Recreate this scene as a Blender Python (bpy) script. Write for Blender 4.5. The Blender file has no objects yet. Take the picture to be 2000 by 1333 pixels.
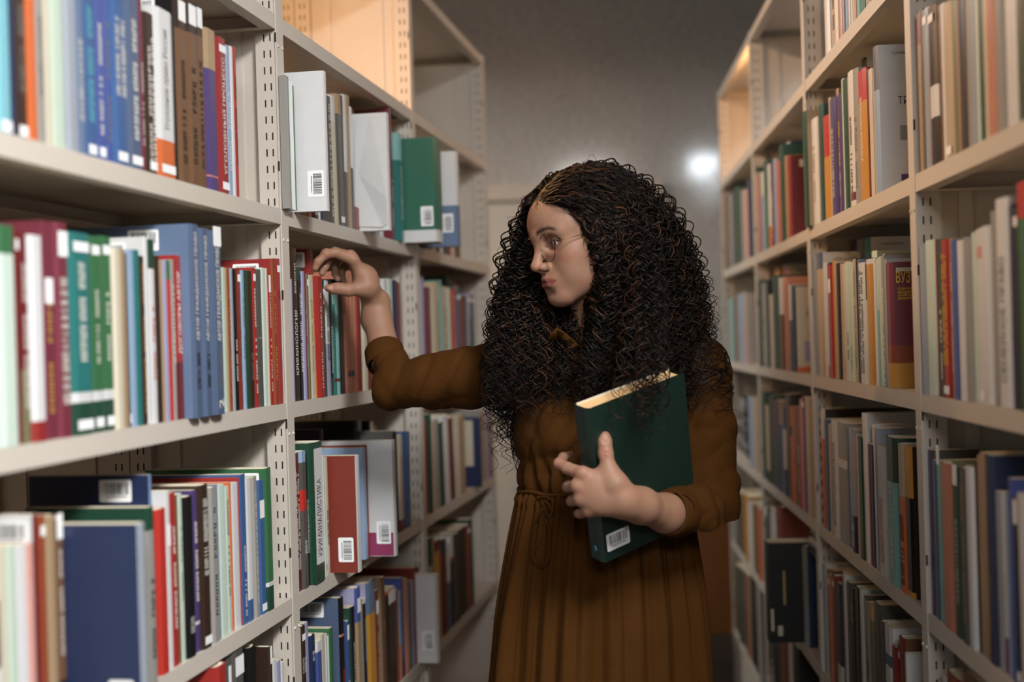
import bpy, bmesh, math, random
import numpy as np
from mathutils import Vector, Matrix

C = bpy.context.scene.collection
PI = math.pi
# ------------------------------------------------------------------ camera
H = 1.36                 # lens height above the floor
RHO, PIT, F = .02917, .001, 2554.96
cR, sR = math.cos(RHO), math.sin(RHO)
cam_d = bpy.data.cameras.new('camera')
cam_d.sensor_width = 36.0
cam_d.lens = F / 2000 * 36
cam_d.clip_start = 0.05
cam_d.dof.use_dof = True
cam_d.dof.focus_distance = 2.36
cam_d.dof.aperture_fstop = 2.1
cam = bpy.data.objects.new('camera', cam_d)
C.objects.link(cam)
Rp = Matrix.Rotation(-PIT, 3, 'X')
e1 = Rp @ Vector((cR, 0, -sR)); e2 = Rp @ Vector((sR, 0, cR)); e3 = e1.cross(e2)
cam.matrix_world = Matrix((( e1.x, e2.x, e3.x, 0), (e1.y, e2.y, e3.y, 0), (e1.z, e2.z, e3.z, H), (0, 0, 0, 1)))
bpy.context.scene.camera = cam
# ------------------------------------------------------------------ exposure, world, lights
sc = bpy.context.scene
sc.view_settings.view_transform = 'Standard'
sc.view_settings.look = 'None'
sc.view_settings.gamma = 1
sc.view_settings.use_curve_mapping = False
sc.view_settings.exposure = 0.0
w = bpy.data.worlds.new('world'); sc.world = w
w.use_nodes = True
w.node_tree.nodes['Background'].inputs[0].default_value = (.8, .85, 1, 1)
w.node_tree.nodes['Background'].inputs[1].default_value = .012

def area(name, loc, rot, sx, sy, power, col):
    d = bpy.data.lights.new(name, 'AREA')
    d.shape = 'RECTANGLE'; d.size = sx; d.size_y = sy; d.energy = power; d.color = col
    o = bpy.data.objects.new(name, d); C.objects.link(o)
    o.location = loc; o.rotation_euler = rot
    return o
# (x, y, size x, size y, power, colour) of the lamps on the ceiling; the last two are added to brighten the far wall
LAMPS = [(.80, .15, .45, 1.1, 185, (1, .98, .96), 2.95), (-1.02, 2.9, .30, 1.3, 85, (1, .66, .42), 2.96), (1.45, 3.0, .22, 1.0, 3, (.86, .93, 1), 2.70), (-.90, 4.9, .30, .9, 46, (1, .93, .86), 2.80), (1.62, 5.3, .30, .9, 5, (1, .92, .84), 2.80)]
CEIL = 3.25
for (lx_, ly_, sx_, sy_, p_, c_, z_) in LAMPS:
    area('ceiling_lamp_light', (lx_, ly_, z_ - .075), (0, 0, 0), sx_, sy_, p_, c_)

# added frontal fill light, unseen on the wall behind the camera
area('fill_lamp_light', (.10, -1.53, 2.25), (math.radians(82), 0, 0), 1.0, .4, 46, (1, .98, .96))
# ------------------------------------------------------------------ pixel helpers
def at(px, py, Y):
    a = px - 1000; b = 666.5 - py
    u = a * cR + b * sR; v = b * cR - a * sR
    return Vector((u * Y / F, Y, H + (v / F - PIT) * Y))
def ray(px, py):
    return at(px, py, 1.0) - Vector((0, 0, H))

# ------------------------------------------------------------------ materials
def lin(c):
    return tuple(((x / 255) / 12.92 if x / 255 <= .04045 else ((x / 255 + .055) / 1.055) ** 2.4) for x in c)
MATS = {}
def mat(name, rgb, rough=.5, noise=.06, scale=40, metal=0, bump=0, emit=None, spec=.5, coat=0):
    if name in MATS: return MATS[name]
    m = bpy.data.materials.new(name); m.use_nodes = True
    nt = m.node_tree; b = nt.nodes['Principled BSDF']
    c = lin(rgb)
    tc = nt.nodes.new('ShaderNodeTexCoord')
    n = nt.nodes.new('ShaderNodeTexNoise'); n.inputs['Scale'].default_value = scale; n.inputs['Detail'].default_value = 3
    nt.links.new(tc.outputs['Object'], n.inputs['Vector'])
    r = nt.nodes.new('ShaderNodeMix'); r.data_type = 'RGBA'
    r.inputs[6].default_value = tuple(min(1, x * (1 - noise)) for x in c) + (1,)
    r.inputs[7].default_value = tuple(min(1, x * (1 + noise)) for x in c) + (1,)
    nt.links.new(n.outputs[0], r.inputs[0]); nt.links.new(r.outputs[2], b.inputs['Base Color'])
    b.inputs['Roughness'].default_value = rough
    b.inputs['Metallic'].default_value = metal
    b.inputs['Specular IOR Level'].default_value = spec
    if coat: b.inputs['Coat Weight'].default_value = coat; b.inputs['Coat Roughness'].default_value = .15
    if bump:
        bp = nt.nodes.new('ShaderNodeBump'); bp.inputs['Strength'].default_value = bump; bp.inputs['Distance'].default_value = .002
        nt.links.new(n.outputs[0], bp.inputs['Height']); nt.links.new(bp.outputs[0], b.inputs['Normal'])
    if emit:
        b.inputs['Emission Color'].default_value = lin(rgb) + (1,); b.inputs['Emission Strength'].default_value = emit
    MATS[name] = m
    return m
PAL = dict(W=(214, 216, 218), cream=(205, 196, 172), grey=(150, 148, 142), dgrey=(84, 82, 78), black=(20, 20, 22), red=(158, 38, 38),
    dred=(112, 26, 28), bred=(205, 44, 34), orange=(222, 100, 42), amber=(205, 140, 36), tan=(168, 138, 100), brown=(112, 76, 48),
    dbrown=(56, 38, 28), olive=(118, 114, 78), green=(48, 112, 66), dgreen=(28, 74, 54), lgreen=(190, 212, 192), teal=(30, 118, 116),
    lteal=(120, 188, 184), cyan=(112, 188, 205), lblue=(140, 172, 208), blue=(66, 88, 168), mblue=(54, 96, 158), navy=(32, 48, 90),
    slate=(76, 96, 130), purple=(78, 60, 124), dpurple=(62, 26, 62), violet=(132, 56, 116), lav=(158, 158, 198), pink=(216, 150, 138),
    salmon=(202, 124, 96), mag=(158, 52, 100), maroon=(124, 44, 62), beige=(192, 168, 136), rust=(150, 62, 32), mint=(196, 218, 206),
    brred=(178, 40, 36), gold=(196, 160, 84), cgreen=(34, 108, 84), brick=(138, 46, 32), steelb=(96, 122, 160), gb=(150, 160, 174))
CNAME = dict(W='white', cream='cream', grey='grey', dgrey='dark grey', black='black', red='red', dred='dark red', bred='bright red',
    orange='orange', amber='amber', tan='tan', brown='brown', dbrown='dark brown', olive='olive', green='green', dgreen='dark green',
    lgreen='pale green', teal='teal', lteal='pale teal', cyan='cyan', lblue='light blue', blue='blue', mblue='mid blue', navy='navy',
    slate='slate blue', purple='purple', dpurple='dark purple', violet='violet', lav='lavender', pink='pink', salmon='salmon',
    mag='magenta', maroon='maroon', beige='beige', rust='rust brown', mint='mint', brred='scarlet', gold='golden', cgreen='emerald',
    brick='brick red', steelb='steel blue', gb='grey blue')
def tone(c):
    l_ = .3 * c[0] + .59 * c[1] + .11 * c[2]
    return tuple((l_ + (x - l_) * .82) * .93 for x in c)
def cm(k): return mat('cover_' + CNAME[k].replace(' ', '_'), tone(PAL[k]), .38, .05, 30)
M_PAGE = mat('page_paper', (214, 204, 180), .8, .06, 200)
M_LABEL = mat('label_paper', (228, 230, 232), .6, .02)
M_INK = mat('ink_black', (24, 24, 26), .6, .02)
def ink(k):
    return {'w': mat('ink_white', (226, 224, 216), .55, .02), 'd': M_INK, 'g': mat('ink_gold', (190, 150, 70), .45, .02),
            'r': mat('ink_red', (196, 66, 44), .5, .02), 'y': mat('ink_yellow', (226, 190, 40), .5, .02),
            'c': mat('ink_cyan', (96, 176, 190), .5, .02), 'n': mat('ink_grey', (120, 118, 114), .5, .02)}[k]
M_STEEL = mat('painted_steel', (190, 183, 173), .42, .02, 12)
M_SLOT = mat('slot_dark', (30, 22, 18), .9, .02)

# ------------------------------------------------------------------ mesh helpers
def link_mesh(name, verts, faces, mats, parent=None, mi=None, smooth=False):
    me = bpy.data.meshes.new(name)
    me.from_pydata([tuple(v) for v in verts], [], [tuple(f) for f in faces])
    for m in (mats if isinstance(mats, (list, tuple)) else [mats]): me.materials.append(m)
    if mi is not None: me.polygons.foreach_set('material_index', mi)
    if smooth: me.polygons.foreach_set('use_smooth', [True] * len(me.polygons))
    me.update()
    o = bpy.data.objects.new(name, me); C.objects.link(o)
    if parent: o.parent = parent
    return o
class MB:
    def __init__(s): s.v = []; s.f = []; s.mi = []
    def box(s, x0, x1, y0, y1, z0, z1, mi=0, M=None):
        b = len(s.v)
        P = [(x, y, z) for z in (z0, z1) for y in (y0, y1) for x in (x0, x1)]
        if M: P = [tuple(M @ Vector(p)) for p in P]
        s.v += P
        for q in ((0, 2, 3, 1), (4, 5, 7, 6), (0, 1, 5, 4), (2, 6, 7, 3), (0, 4, 6, 2), (1, 3, 7, 5)):
            s.f.append([b + i for i in q]); s.mi.append(mi)
        return s
    def tube(s, pts, rs, n=8, mi=0, cap=True):
        pts = [Vector(p) for p in pts]
        if not isinstance(rs, (list, tuple)): rs = [rs] * len(pts)
        b = len(s.v); up = None
        for i, p in enumerate(pts):
            t = (pts[min(i + 1, len(pts) - 1)] - pts[max(i - 1, 0)]).normalized()
            if up is None: up = t.orthogonal().normalized()
            else:
                up = up - t * up.dot(t)
                up = up.normalized() if up.length > 1e-6 else t.orthogonal().normalized()
            sd = t.cross(up)
            for k in range(n):
                a = 2 * PI * k / n
                s.v.append(tuple(p + (up * math.cos(a) + sd * math.sin(a)) * rs[i]))
        for i in range(len(pts) - 1):
            for k in range(n):
                k2 = (k + 1) % n
                s.f.append([b + i * n + k, b + i * n + k2, b + (i + 1) * n + k2, b + (i + 1) * n + k]); s.mi.append(mi)
        if cap:
            s.f.append([b + k for k in range(n)][::-1]); s.mi.append(mi)
            s.f.append([b + (len(pts) - 1) * n + k for k in range(n)]); s.mi.append(mi)
        return s
    def build(s, name, mats, parent=None, smooth=False):
        return link_mesh(name, s.v, s.f, mats, parent, s.mi, smooth)
def tag(o, label, cat, group=None, kind=None):
    if label: o['label'] = label
    if cat: o['category'] = cat
    if group: o['group'] = group
    if kind: o['kind'] = kind
    return o
def empty(name, M):
    o = bpy.data.objects.new(name, None); C.objects.link(o); o.matrix_world = M; o.empty_display_size = .05
    return o

# ------------------------------------------------------------------ room
NEARY, FARY, XL, XR = -1.6, 6.5, -1.9, 2.4
def structure(name, mb, m): return tag(mb.build(name, m), None, None, kind='structure')
M_FLOOR = mat('dark_floor', (34, 31, 28), .55, .15, 6)
M_WALLP = mat('plain_wall', (84, 80, 74), .7, .05, 5)
structure('floor', MB().box(XL, XR, NEARY, FARY, -.05, 0), M_FLOOR)
structure('ceiling', MB().box(XL, XR, NEARY, FARY, CEIL, CEIL + .05), mat('ceiling_white', (150, 146, 140), .8, .03, 5))
structure('wall_left', MB().box(XL - .1, XL, NEARY, FARY, 0, CEIL), M_WALLP)
structure('wall_right', MB().box(XR, XR + .1, NEARY, FARY, 0, CEIL), M_WALLP)
structure('wall_front', MB().box(XL, XR, NEARY - .1, NEARY, 0, CEIL), M_WALLP)
def stone():
    m = bpy.data.materials.new('grey_stone_wall'); m.use_nodes = True; nt = m.node_tree; b = nt.nodes['Principled BSDF']
    tc = nt.nodes.new('ShaderNodeTexCoord'); mp = nt.nodes.new('ShaderNodeMapping'); mp.inputs['Scale'].default_value = (1, 1, 2.2)
    nt.links.new(tc.outputs['Object'], mp.inputs[0])
    n = nt.nodes.new('ShaderNodeTexNoise'); n.inputs['Scale'].default_value = 34; n.inputs['Detail'].default_value = 10; n.inputs['Roughness'].default_value = .7
    n2 = nt.nodes.new('ShaderNodeTexNoise'); n2.inputs['Scale'].default_value = 2.5
    nt.links.new(mp.outputs[0], n.inputs['Vector']); nt.links.new(mp.outputs[0], n2.inputs['Vector'])
    cr = nt.nodes.new('ShaderNodeValToRGB'); cr.color_ramp.elements[0].position = .36; cr.color_ramp.elements[1].position = .66
    cr.color_ramp.elements[0].color = lin((136, 134, 130)) + (1,); cr.color_ramp.elements[1].color = lin((178, 175, 171)) + (1,)
    nt.links.new(n.outputs[0], cr.inputs[0])
    mx = nt.nodes.new('ShaderNodeMix'); mx.data_type = 'RGBA'; mx.blend_type = 'MULTIPLY'; mx.inputs[0].default_value = .15
    nt.links.new(cr.outputs[0], mx.inputs[6]); nt.links.new(n2.outputs[0], mx.inputs[7]); nt.links.new(mx.outputs[2], b.inputs['Base Color'])
    b.inputs['Roughness'].default_value = .11; b.inputs['Specular IOR Level'].default_value = .4
    return m
structure('wall_back', MB().box(XL, XR, FARY, FARY + .1, 0, CEIL), stone())
# pale door in the far wall
M_DOOR = mat('pale_door', (160, 154, 145), .6, .03, 6)
dx0 = at(930, 650, FARY).x; dx1 = at(1292, 650, FARY).x; dz = at(975, 372, FARY).z
mb = MB(); y0 = FARY - .045
mb.box(dx0 + .06, dx1 - .06, y0 + .01, FARY - .001, .005, dz - .06)
for (za, zb_) in ((.18, .50), (.62, .98), (1.1, dz - .2)):
    for (xa, xb) in ((dx0 + .16, (dx0 + dx1) / 2 - .04), ((dx0 + dx1) / 2 + .04, dx1 - .16)):
        mb.box(xa, xb, y0 + .004, y0 + .012, za, zb_)
structure('door_1', mb, M_DOOR)
mb = MB()
mb.box(dx0 - .02, dx0 + .058, y0 - .02, FARY - .001, 0, dz + .02); mb.box(dx1 - .058, dx1 + .02, y0 - .02, FARY - .001, 0, dz + .02)
mb.box(dx0 + .058, dx1 - .058, y0 - .02, FARY - .001, dz - .058, dz + .02)
structure('trim_1', mb, mat('door_frame_paint', (160, 152, 142), .6, .03))
# ------------------------------------------------------------------ bookcases
S = .345
CASES = {'L': (Vector((-.56284, 1.34724, 0)), .16528, 1, 1.36 + .24392), 'R': (Vector((.64091, 2.07421, 0)), .06143, -1, 1.36 + .24092)}
def cframe(side):
    P0, a, sg, zb = CASES[side]
    sd = Vector((math.sin(a), math.cos(a), 0))
    ex = sd * sg
    ey = Vector((-math.cos(a), math.sin(a), 0)) * sg
    return P0, ex, ey
def cmat(side, q=0, y=0, z=0):
    P0, ex, ey = cframe(side)
    o = P0 + ex * q + ey * y + Vector((0, 0, z))
    return Matrix(((ex.x, ey.x, 0, o.x), (ex.y, ey.y, 0, o.y), (0, 0, 1, o.z), (0, 0, 0, 1)))
LV = {'T': 2, 'A': 1, 'B': 0, 'C': -1, 'D': -2, 'E': -3, 'F': -4}
def lz(side, lv): return CASES[side][3] + LV[lv] * S
def hit(side, px, py, y=0.0):
    P0, ex, ey = cframe(side)
    d = ray(px, py); c = Vector((0, 0, H))
    t = (P0 + ey * y - c).dot(ey) / d.dot(ey)
    P = c + d * t
    return (P - P0).dot(ex), P.z
SH = .0275
def make_upright(root, c, top, depth=.30):
    mb = MB()
    mb.box(c - .018, c + .018, 0, .003, 0, top)                    # front face
    mb.box(c - .016, c + .016, .003, .040, 0, top)
    mb.box(c - .016, c + .016, depth - .040, depth, 0, top)        # rear post
    z = .15
    while z < top - .03:
        for yy in (.0125, .0240, depth - .026, depth - .0145):
            for sd in (-1, 1):
                x = c + sd * .016
                mb.box(x - .0004, x + .0004, yy - .0012, yy + .0012, z, z + .013, 1)
        z += .0292
    z = .30
    while z < top - .05:                                           # keyholes at the corner
        mb.box(c - .0184, c - .0176, .0005, .0035, z, z + .017, 1)
        mb.box(c + .0176, c + .0184, .0005, .0035, z, z + .017, 1)
        z += .2285
    z = root['bz']
    for k in range(7):                                             # screw heads under every shelf
        zz = z + (2 - k) * S - .055
        for sd in (-.011, .011):
            a = [Vector((c + sd, .0005, zz)), Vector((c + sd, -.0022, zz))]
            mb.tube(a, [.0034, .0026], 8, 0)
    o = mb.build('upright', [M_STEEL, M_SLOT], root)
    mb = MB()
    mb.box(c - .003, c + .003, .040, depth - .040, .03, top - .01)
    mb.box(c - .0075, c + .0075, .070, .092, .03, top - .01)
    mb.box(c - .0075, c + .0075, depth - .092, depth - .070, .03, top - .01)
    mb.build('side_panel', M_STEEL, root)
def make_shelf(root, a, b, z, depth=.30, name='shelf'):
    a += .019; b -= .019
    mb = MB()
    mb.box(a, b, .001, depth - .001, z - .002, z)
    mb.box(a, b, .001, .0035, z - SH, z - .002)
    mb.box(a, b, .0035, .024, z - SH, z - SH + .002)
    mb.box(a, b, depth - .0035, depth - .001, z - SH, z - .002)
    mb.box(a, b, depth - .024, depth - .0035, z - SH, z - SH + .002)
    mb.box(a, a + .002, .0035, depth - .0035, z - SH, z - .002)
    mb.box(b - .002, b, .0035, depth - .0035, z - SH, z - .002)
    mb.box(a + .002, a + .020, .024, depth - .024, z - SH, z - SH + .002)
    mb.box(b - .020, b - .002, .024, depth - .024, z - SH, z - SH + .002)
    return mb.build(name, M_STEEL, root)
def bookcase(side, i, label, last=False, flip=False, levels='TABCDEF'):
    """one steel unit; i counts units away from the camera"""
    sg = CASES[side][2]
    zb = CASES[side][3]
    M = cmat(side, i * sg if sg > 0 else -(i + 1), 0)
    if flip: M = cmat(side, i + 1, .602) @ Matrix.Rotation(PI, 4, 'Z')
    r = empty('bookcase', M)
    r['bz'] = zb
    top = zb + 2 * S + .004
    near, far = (0, 1) if (sg > 0 and not flip) else (1, 0)
    make_upright(r, near, top)
    if last: make_upright(r, far, top)
    for lv in levels: make_shelf(r, 0, 1, zb + LV[lv] * S)
    MB().box(.019, .981, .012, .016, .002, zb - 4 * S - SH).build('plinth', M_STEEL, r)
    del r['bz']
    tag(r, label, 'bookcase', 'beige steel bookcases along the aisle' if not flip else 'bookcases standing back to back behind the left row')
    return r
bookcase('L', 0, 'beige steel bookcase nearest the camera in the left row, full of books')
bookcase('L', 1, 'beige steel bookcase in the middle of the left row, searched by her hand')
bookcase('L', 2, 'beige steel bookcase at the far end of the left row', last=True)
bookcase('R', -1, 'beige steel bookcase nearest the camera in the right row, at the frame edge')
bookcase('R', 0, 'beige steel bookcase second from the camera in the right row')
bookcase('R', 1, 'beige steel bookcase third from the camera in the right row')
bookcase('R', 2, 'beige steel bookcase at the far end of the right row', last=True)
for i, nm in ((0, 'nearest'), (1, 'middle'), (2, 'far')):
    bookcase('L', i, 'empty beige steel bookcase standing back to back behind the %s left bookcase' % nm, last=(i == 2), flip=True, levels='TBDF')

# ------------------------------------------------------------------ small flat things on books
def text_mesh(s, _c={}):
    if s in _c: return _c[s]
    cu = bpy.data.curves.new('lettering', 'FONT'); cu.body = s; cu.size = 1; cu.resolution_u = 2
    o = bpy.data.objects.new('t', cu); C.objects.link(o)
    bpy.context.view_layer.update()
    me = bpy.data.meshes.new_from_object(o.evaluated_get(bpy.context.evaluated_depsgraph_get()))
    bpy.data.objects.remove(o)
    n = len(me.vertices); co = np.empty(n * 3, 'f'); me.vertices.foreach_get('co', co); co = co.reshape(-1, 3)
    a, b = co.min(0), co.max(0)
    co[:, 0] = (co[:, 0] - a[0]) / (b[0] - a[0]) - .5; co[:, 1] = (co[:, 1] - a[1]) / (b[1] - a[1]) - .5; co[:, 2] = 0
    me.vertices.foreach_set('co', co.ravel()); me.update(); me.materials.clear(); me.materials.append(M_INK); me.name = 'lettering'
    _c[s] = me
    return me
def pseudo_mesh(k, _c={}):
    """worn, unreadable lettering"""
    if k in _c: return _c[k]
    r = random.Random(k); mb = MB(); n = [26, 34, 18, 44][k % 4]
    x = 0
    rows = [(0, 1)] if k < 4 else [(-.02, .42), (.58, 1)]
    for (ya, yb) in rows:
        x = r.random() * .03
        while x < 1:
            wd = 1 / n * r.uniform(.55, .8)
            if r.random() < .85:
                t = wd * .3; kind = r.randrange(4)
                def q(x0, x1, y0, y1):
                    b = len(mb.v); mb.v += [(x0 - .5, y0 - .5, 0), (x1 - .5, y0 - .5, 0), (x1 - .5, y1 - .5, 0), (x0 - .5, y1 - .5, 0)]
                    mb.f.append([b, b + 1, b + 2, b + 3]); mb.mi.append(0)
                hh = yb - ya
                q(x, x + t, ya, yb)
                if kind != 1: q(x + wd - t, x + wd, ya, yb)
                if kind in (0, 1): q(x, x + wd, yb - .18 * hh, yb)
                if kind in (1, 2): q(x, x + wd, ya + .4 * hh, ya + .58 * hh)
                if kind == 3: q(x, x + wd, ya, ya + .18 * hh)
            x += wd * 1.5
    me = bpy.data.meshes.new('lettering'); me.from_pydata(mb.v, [], mb.f); me.materials.append(M_INK); me.update()
    _c[k] = me
    return me
def flat(name, me, parent, M, material):
    o = bpy.data.objects.new(name, me); C.objects.link(o); o.parent = parent; o.matrix_local = M
    o.material_slots[0].link = 'OBJECT'; o.material_slots[0].material = material
    return o
def barcode_mesh(k, _c={}):
    if k in _c: return _c[k]
    r = random.Random(k + 7); mb = MB(); w_, h_ = .031, .048
    ch = .002
    P = [(-w_ / 2 + ch, -h_ / 2), (w_ / 2 - ch, -h_ / 2), (w_ / 2, -h_ / 2 + ch), (w_ / 2, h_ / 2 - ch), (w_ / 2 - ch, h_ / 2), (-w_ / 2 + ch, h_ / 2), (-w_ / 2, h_ / 2 - ch), (-w_ / 2, -h_ / 2 + ch)]
    mb.v += [(x, y, 0) for x, y in P]; mb.f.append(list(range(8))); mb.mi.append(0)
    def q(x0, x1, y0, y1):
        b = len(mb.v); mb.v += [(x0, y0, .00025), (x1, y0, .00025), (x1, y1, .00025), (x0, y1, .00025)]; mb.f.append([b, b + 1, b + 2, b + 3]); mb.mi.append(1)
    y = -h_ / 2 + .005
    while y < h_ / 2 - .006:
        t = r.choice([.0004, .0006, .001, .0014]); q(-w_ / 2 + .0105, w_ / 2 - .004, y, y + t); y += t + r.choice([.0006, .001, .0013])
    y = -h_ / 2 + .008
    while y < h_ / 2 - .010:
        q(-w_ / 2 + .0065, -w_ / 2 + .0085, y, y + .0013); y += .0022
    me = bpy.data.meshes.new('barcode_label'); me.from_pydata(mb.v, [], mb.f); me.materials.append(M_LABEL); me.materials.append(M_INK)
    me.polygons.foreach_set('material_index', mb.mi); me.update()
    _c[k] = me
    return me

# ------------------------------------------------------------------ books
BOOKS = []
def book_mesh(w, d, h, hard, bands, near, sg, coverk=None):
    tb = min(.0026, w * .2) if hard else min(.0007, w * .15)
    c = min(.003, w * .12) if hard else 0
    A = [(0, d), (0, .0012), (w * .22, -c), (w * .78, -c), (w, .0012), (w, d)]
    B = [(tb, d), (tb, tb + .0014), (w * .25, tb - c), (w * .75, tb - c), (w - tb, tb + .0014), (w - tb, d)]
    zs = [0] + [b[0] * h for b in bands[:-1]] + [h]
    v = []
    for z in zs:
        v += [(x, y, z) for x, y in A] + [(x, y, z) for x, y in B]
    f, mi = [], []
    nb = len(bands)
    for k in range(nb):
        b0, b1 = k * 12, (k + 1) * 12
        for i in range(5):
            f.append([b0 + i, b0 + i + 1, b1 + i + 1, b1 + i])
            nearface = (i == 0 and sg > 0) or (i == 4 and sg < 0)
            mi.append(nb if (nearface and coverk) else k)
            f.append([b0 + 6 + i, b1 + 6 + i, b1 + 7 + i, b0 + 7 + i]); mi.append(nb + (1 if coverk else 0) if hard else k)
        f.append([b0, b1, b1 + 6, b0 + 6]); mi.append(k); f.append([b0 + 5, b0 + 11, b1 + 11, b1 + 5]); mi.append(k)
    T = nb * 12
    for i in range(5):
        f.append([T + i, T + i + 1, T + 7 + i, T + 6 + i]); mi.append(nb - 1)
        f.append([i, 6 + i, 7 + i, i + 1]); mi.append(0)
    mats = [cm(b[1]) for b in bands]
    if coverk: mats.append(cm(coverk))
    if hard: mats.append(mat('endpaper', (200, 194, 178), .8, .04))
    return v, f, mats, mi, tb, c
def spine_M(w, h, pos, L, hh, c, dx=0):
    # text running up the spine, facing the aisle
    return Matrix(((0, -1, 0, w * (.5 + dx)), (0, 0, -1, -c - .0005), (1, 0, 0, pos * h), (0, 0, 0, 1))) @ Matrix.Diagonal((L, hh, 1, 1))
def near_M(sg, w, y, z, rot=0, sx=1, sy=1):
    # label on the cover that faces the camera
    if sg > 0: R = Matrix(((0, 0, -1, -.0005), (-1, 0, 0, y), (0, 1, 0, z), (0, 0, 0, 1)))
    else: R = Matrix(((0, 0, 1, w + .0005), (1, 0, 0, y), (0, 1, 0, z), (0, 0, 0, 1)))
    return R @ Matrix.Rotation(rot, 4, 'Z') @ Matrix.Diagonal((sx, sy, 1, 1))
def build_book(M, w, d, h, col, toks, sg, idx):
    hard = w > .030 or 'h' in toks
    if 'f' in toks: hard = False
    up = [t.split(':') for t in toks]
    bands = []
    lo = [t for t in up if t[0] == 'D']; hi = [t for t in up if t[0] == 'U']; mid = [t for t in up if t[0] == 'M']
    cover = next((t[1] for t in up if t[0] == 'C'), None)
    if lo: bands.append((float(lo[0][2]), lo[0][1]))
    for t in sorted(mid, key=lambda t: float(t[2])):
        bands += [(float(t[2]), col), (float(t[3]), t[1])]
    if hi: bands.append((1 - float(hi[0][2]), col)); bands.append((1, hi[0][1]))
    else: bands.append((1, col))
    v, f, mats, mi, tb, c = book_mesh(w, d, h, hard, bands, None, sg, cover)
    r = empty('hardback_book' if hard else 'paperback_book', M)
    link_mesh('cover', v, f, mats, r, mi)
    g = .003 if hard else .0002
    MB().box(tb, w - tb, tb + .001, d - (.004 if hard else .0003), g, h - g).build('pages', M_PAGE, r)
    for t in up:
        k = t[0]
        if k in ('Lw', 'Ld', 'Lg', 'Lr', 'Lc', 'Ln', 'Ly'):
            p = [float(x) for x in t[1:]] + [None] * 3
            pos = p[0] if p[0] is not None else .5; L = (p[1] or .6) * h; hf = p[2] or .45
            n = idx % 4 + (4 if hf > .55 else 0)
            flat('title_lettering', pseudo_mesh(n), r, spine_M(w, h, pos, L, hf * w, c), ink(k[1]))
        elif k in ('Tw', 'Td', 'Tg', 'Tr', 'Tc', 'Tn', 'Ty'):
            p = [float(x) for x in t[2:]] + [None] * 4
            pos = p[0] if p[0] is not None else .5; L = (p[1] or .7) * h; hf = p[2] or .5
            flat('title_lettering', text_mesh(t[1].replace('_', ' ')), r, spine_M(w, h, pos, L, hf * w, c, p[3] or 0), ink(k[1]))
        elif k in ('s', 'S', 'v'):
            zc = {'s': .93, 'S': .05, 'v': float(t[1]) if len(t) > 1 else .9}[k] * h
            hh = .012 if k != 'v' else .030
            b = MB(); b.v = [(w * .15, -c - .0006, zc - hh / 2), (w * .85, -c - .0006, zc - hh / 2), (w * .85, -c - .0006, zc + hh / 2), (w * .15, -c - .0006, zc + hh / 2)]
            b.f = [[0, 1, 2, 3]]; b.mi = [0]
            b.build('spine_sticker', M_LABEL, r)
        elif k in ('B', 'Bb', 'Bt'):       # Bb upright low, Bt lying high on the near cover
            yy = float(t[1]) if len(t) > 1 else .022
            zz = float(t[2]) if len(t) > 2 else (.036 if k == 'Bb' else h - .022)
            flat_o = bpy.data.objects.new('barcode_label', barcode_mesh(idx % 5)); C.objects.link(flat_o); flat_o.parent = r
            flat_o.matrix_local = near_M(sg, w, yy, zz, 0 if k == 'Bb' else PI / 2)
        elif k == 'N':                     # inventory number near the top of the near cover
            yy = float(t[2]); zz = h - .016
            flat('inventory_number', text_mesh(t[1]), r, near_M(sg, w, yy, zz, 0, .05, .007), ink('d'))
        elif k == 'X':                     # word on the near cover  X:text:y:zfrac:len:height:ink
            flat('cover_lettering', text_mesh(t[1].replace('_', ' ')), r, near_M(sg, w, float(t[2]), float(t[3]) * h, 0, float(t[4]), float(t[5])), ink(t[6]))
        elif k == 'P':                     # panel on the near cover P:col:y0:y1:z0:z1
            y0_, y1_, z0_, z1_ = [float(x) for x in t[2:6]]
            b = MB(); xx = -.0003 if sg > 0 else w + .0003
            b.v = [(xx, y0_, z0_ * h), (xx, y1_, z0_ * h), (xx, y1_, z1_ * h), (xx, y0_, z1_ * h)]
            b.f = [[0, 1, 2, 3] if sg < 0 else [3, 2, 1, 0]]; b.mi = [0]
            b.build('cover_panel', cm(t[1]), r)
        elif k == 'Q':                     # panel on the spine Q:col:x0:x1:z0:z1 (fractions)
            x0_, x1_, z0_, z1_ = [float(x) for x in t[2:6]]
            b = MB(); b.v = [(x0_ * w, -c - .0003, z0_ * h), (x1_ * w, -c - .0003, z0_ * h), (x1_ * w, -c - .0003, z1_ * h), (x0_ * w, -c - .0003, z1_ * h)]
            b.f = [[0, 1, 2, 3]]; b.mi = [0]
            b.build('spine_panel', cm(t[1]), r)
    return r, hard
NTH = {'T': 'top board', 'A': 'top shelf', 'B': 'second shelf', 'C': 'third shelf', 'D': 'fourth shelf', 'E': 'fifth shelf', 'F': 'bottom shelf'}
BAYN = {'L0': 'nearest left bookcase', 'L1': 'middle left bookcase', 'L2': 'far left bookcase', 'R-1': 'nearest right bookcase',
        'R0': 'second right bookcase', 'R1': 'third right bookcase', 'R2': 'far right bookcase'}
INKN = {'w': 'white', 'd': 'dark', 'g': 'gold', 'r': 'red', 'c': 'cyan', 'n': 'grey', 'y': 'yellow'}
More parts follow.
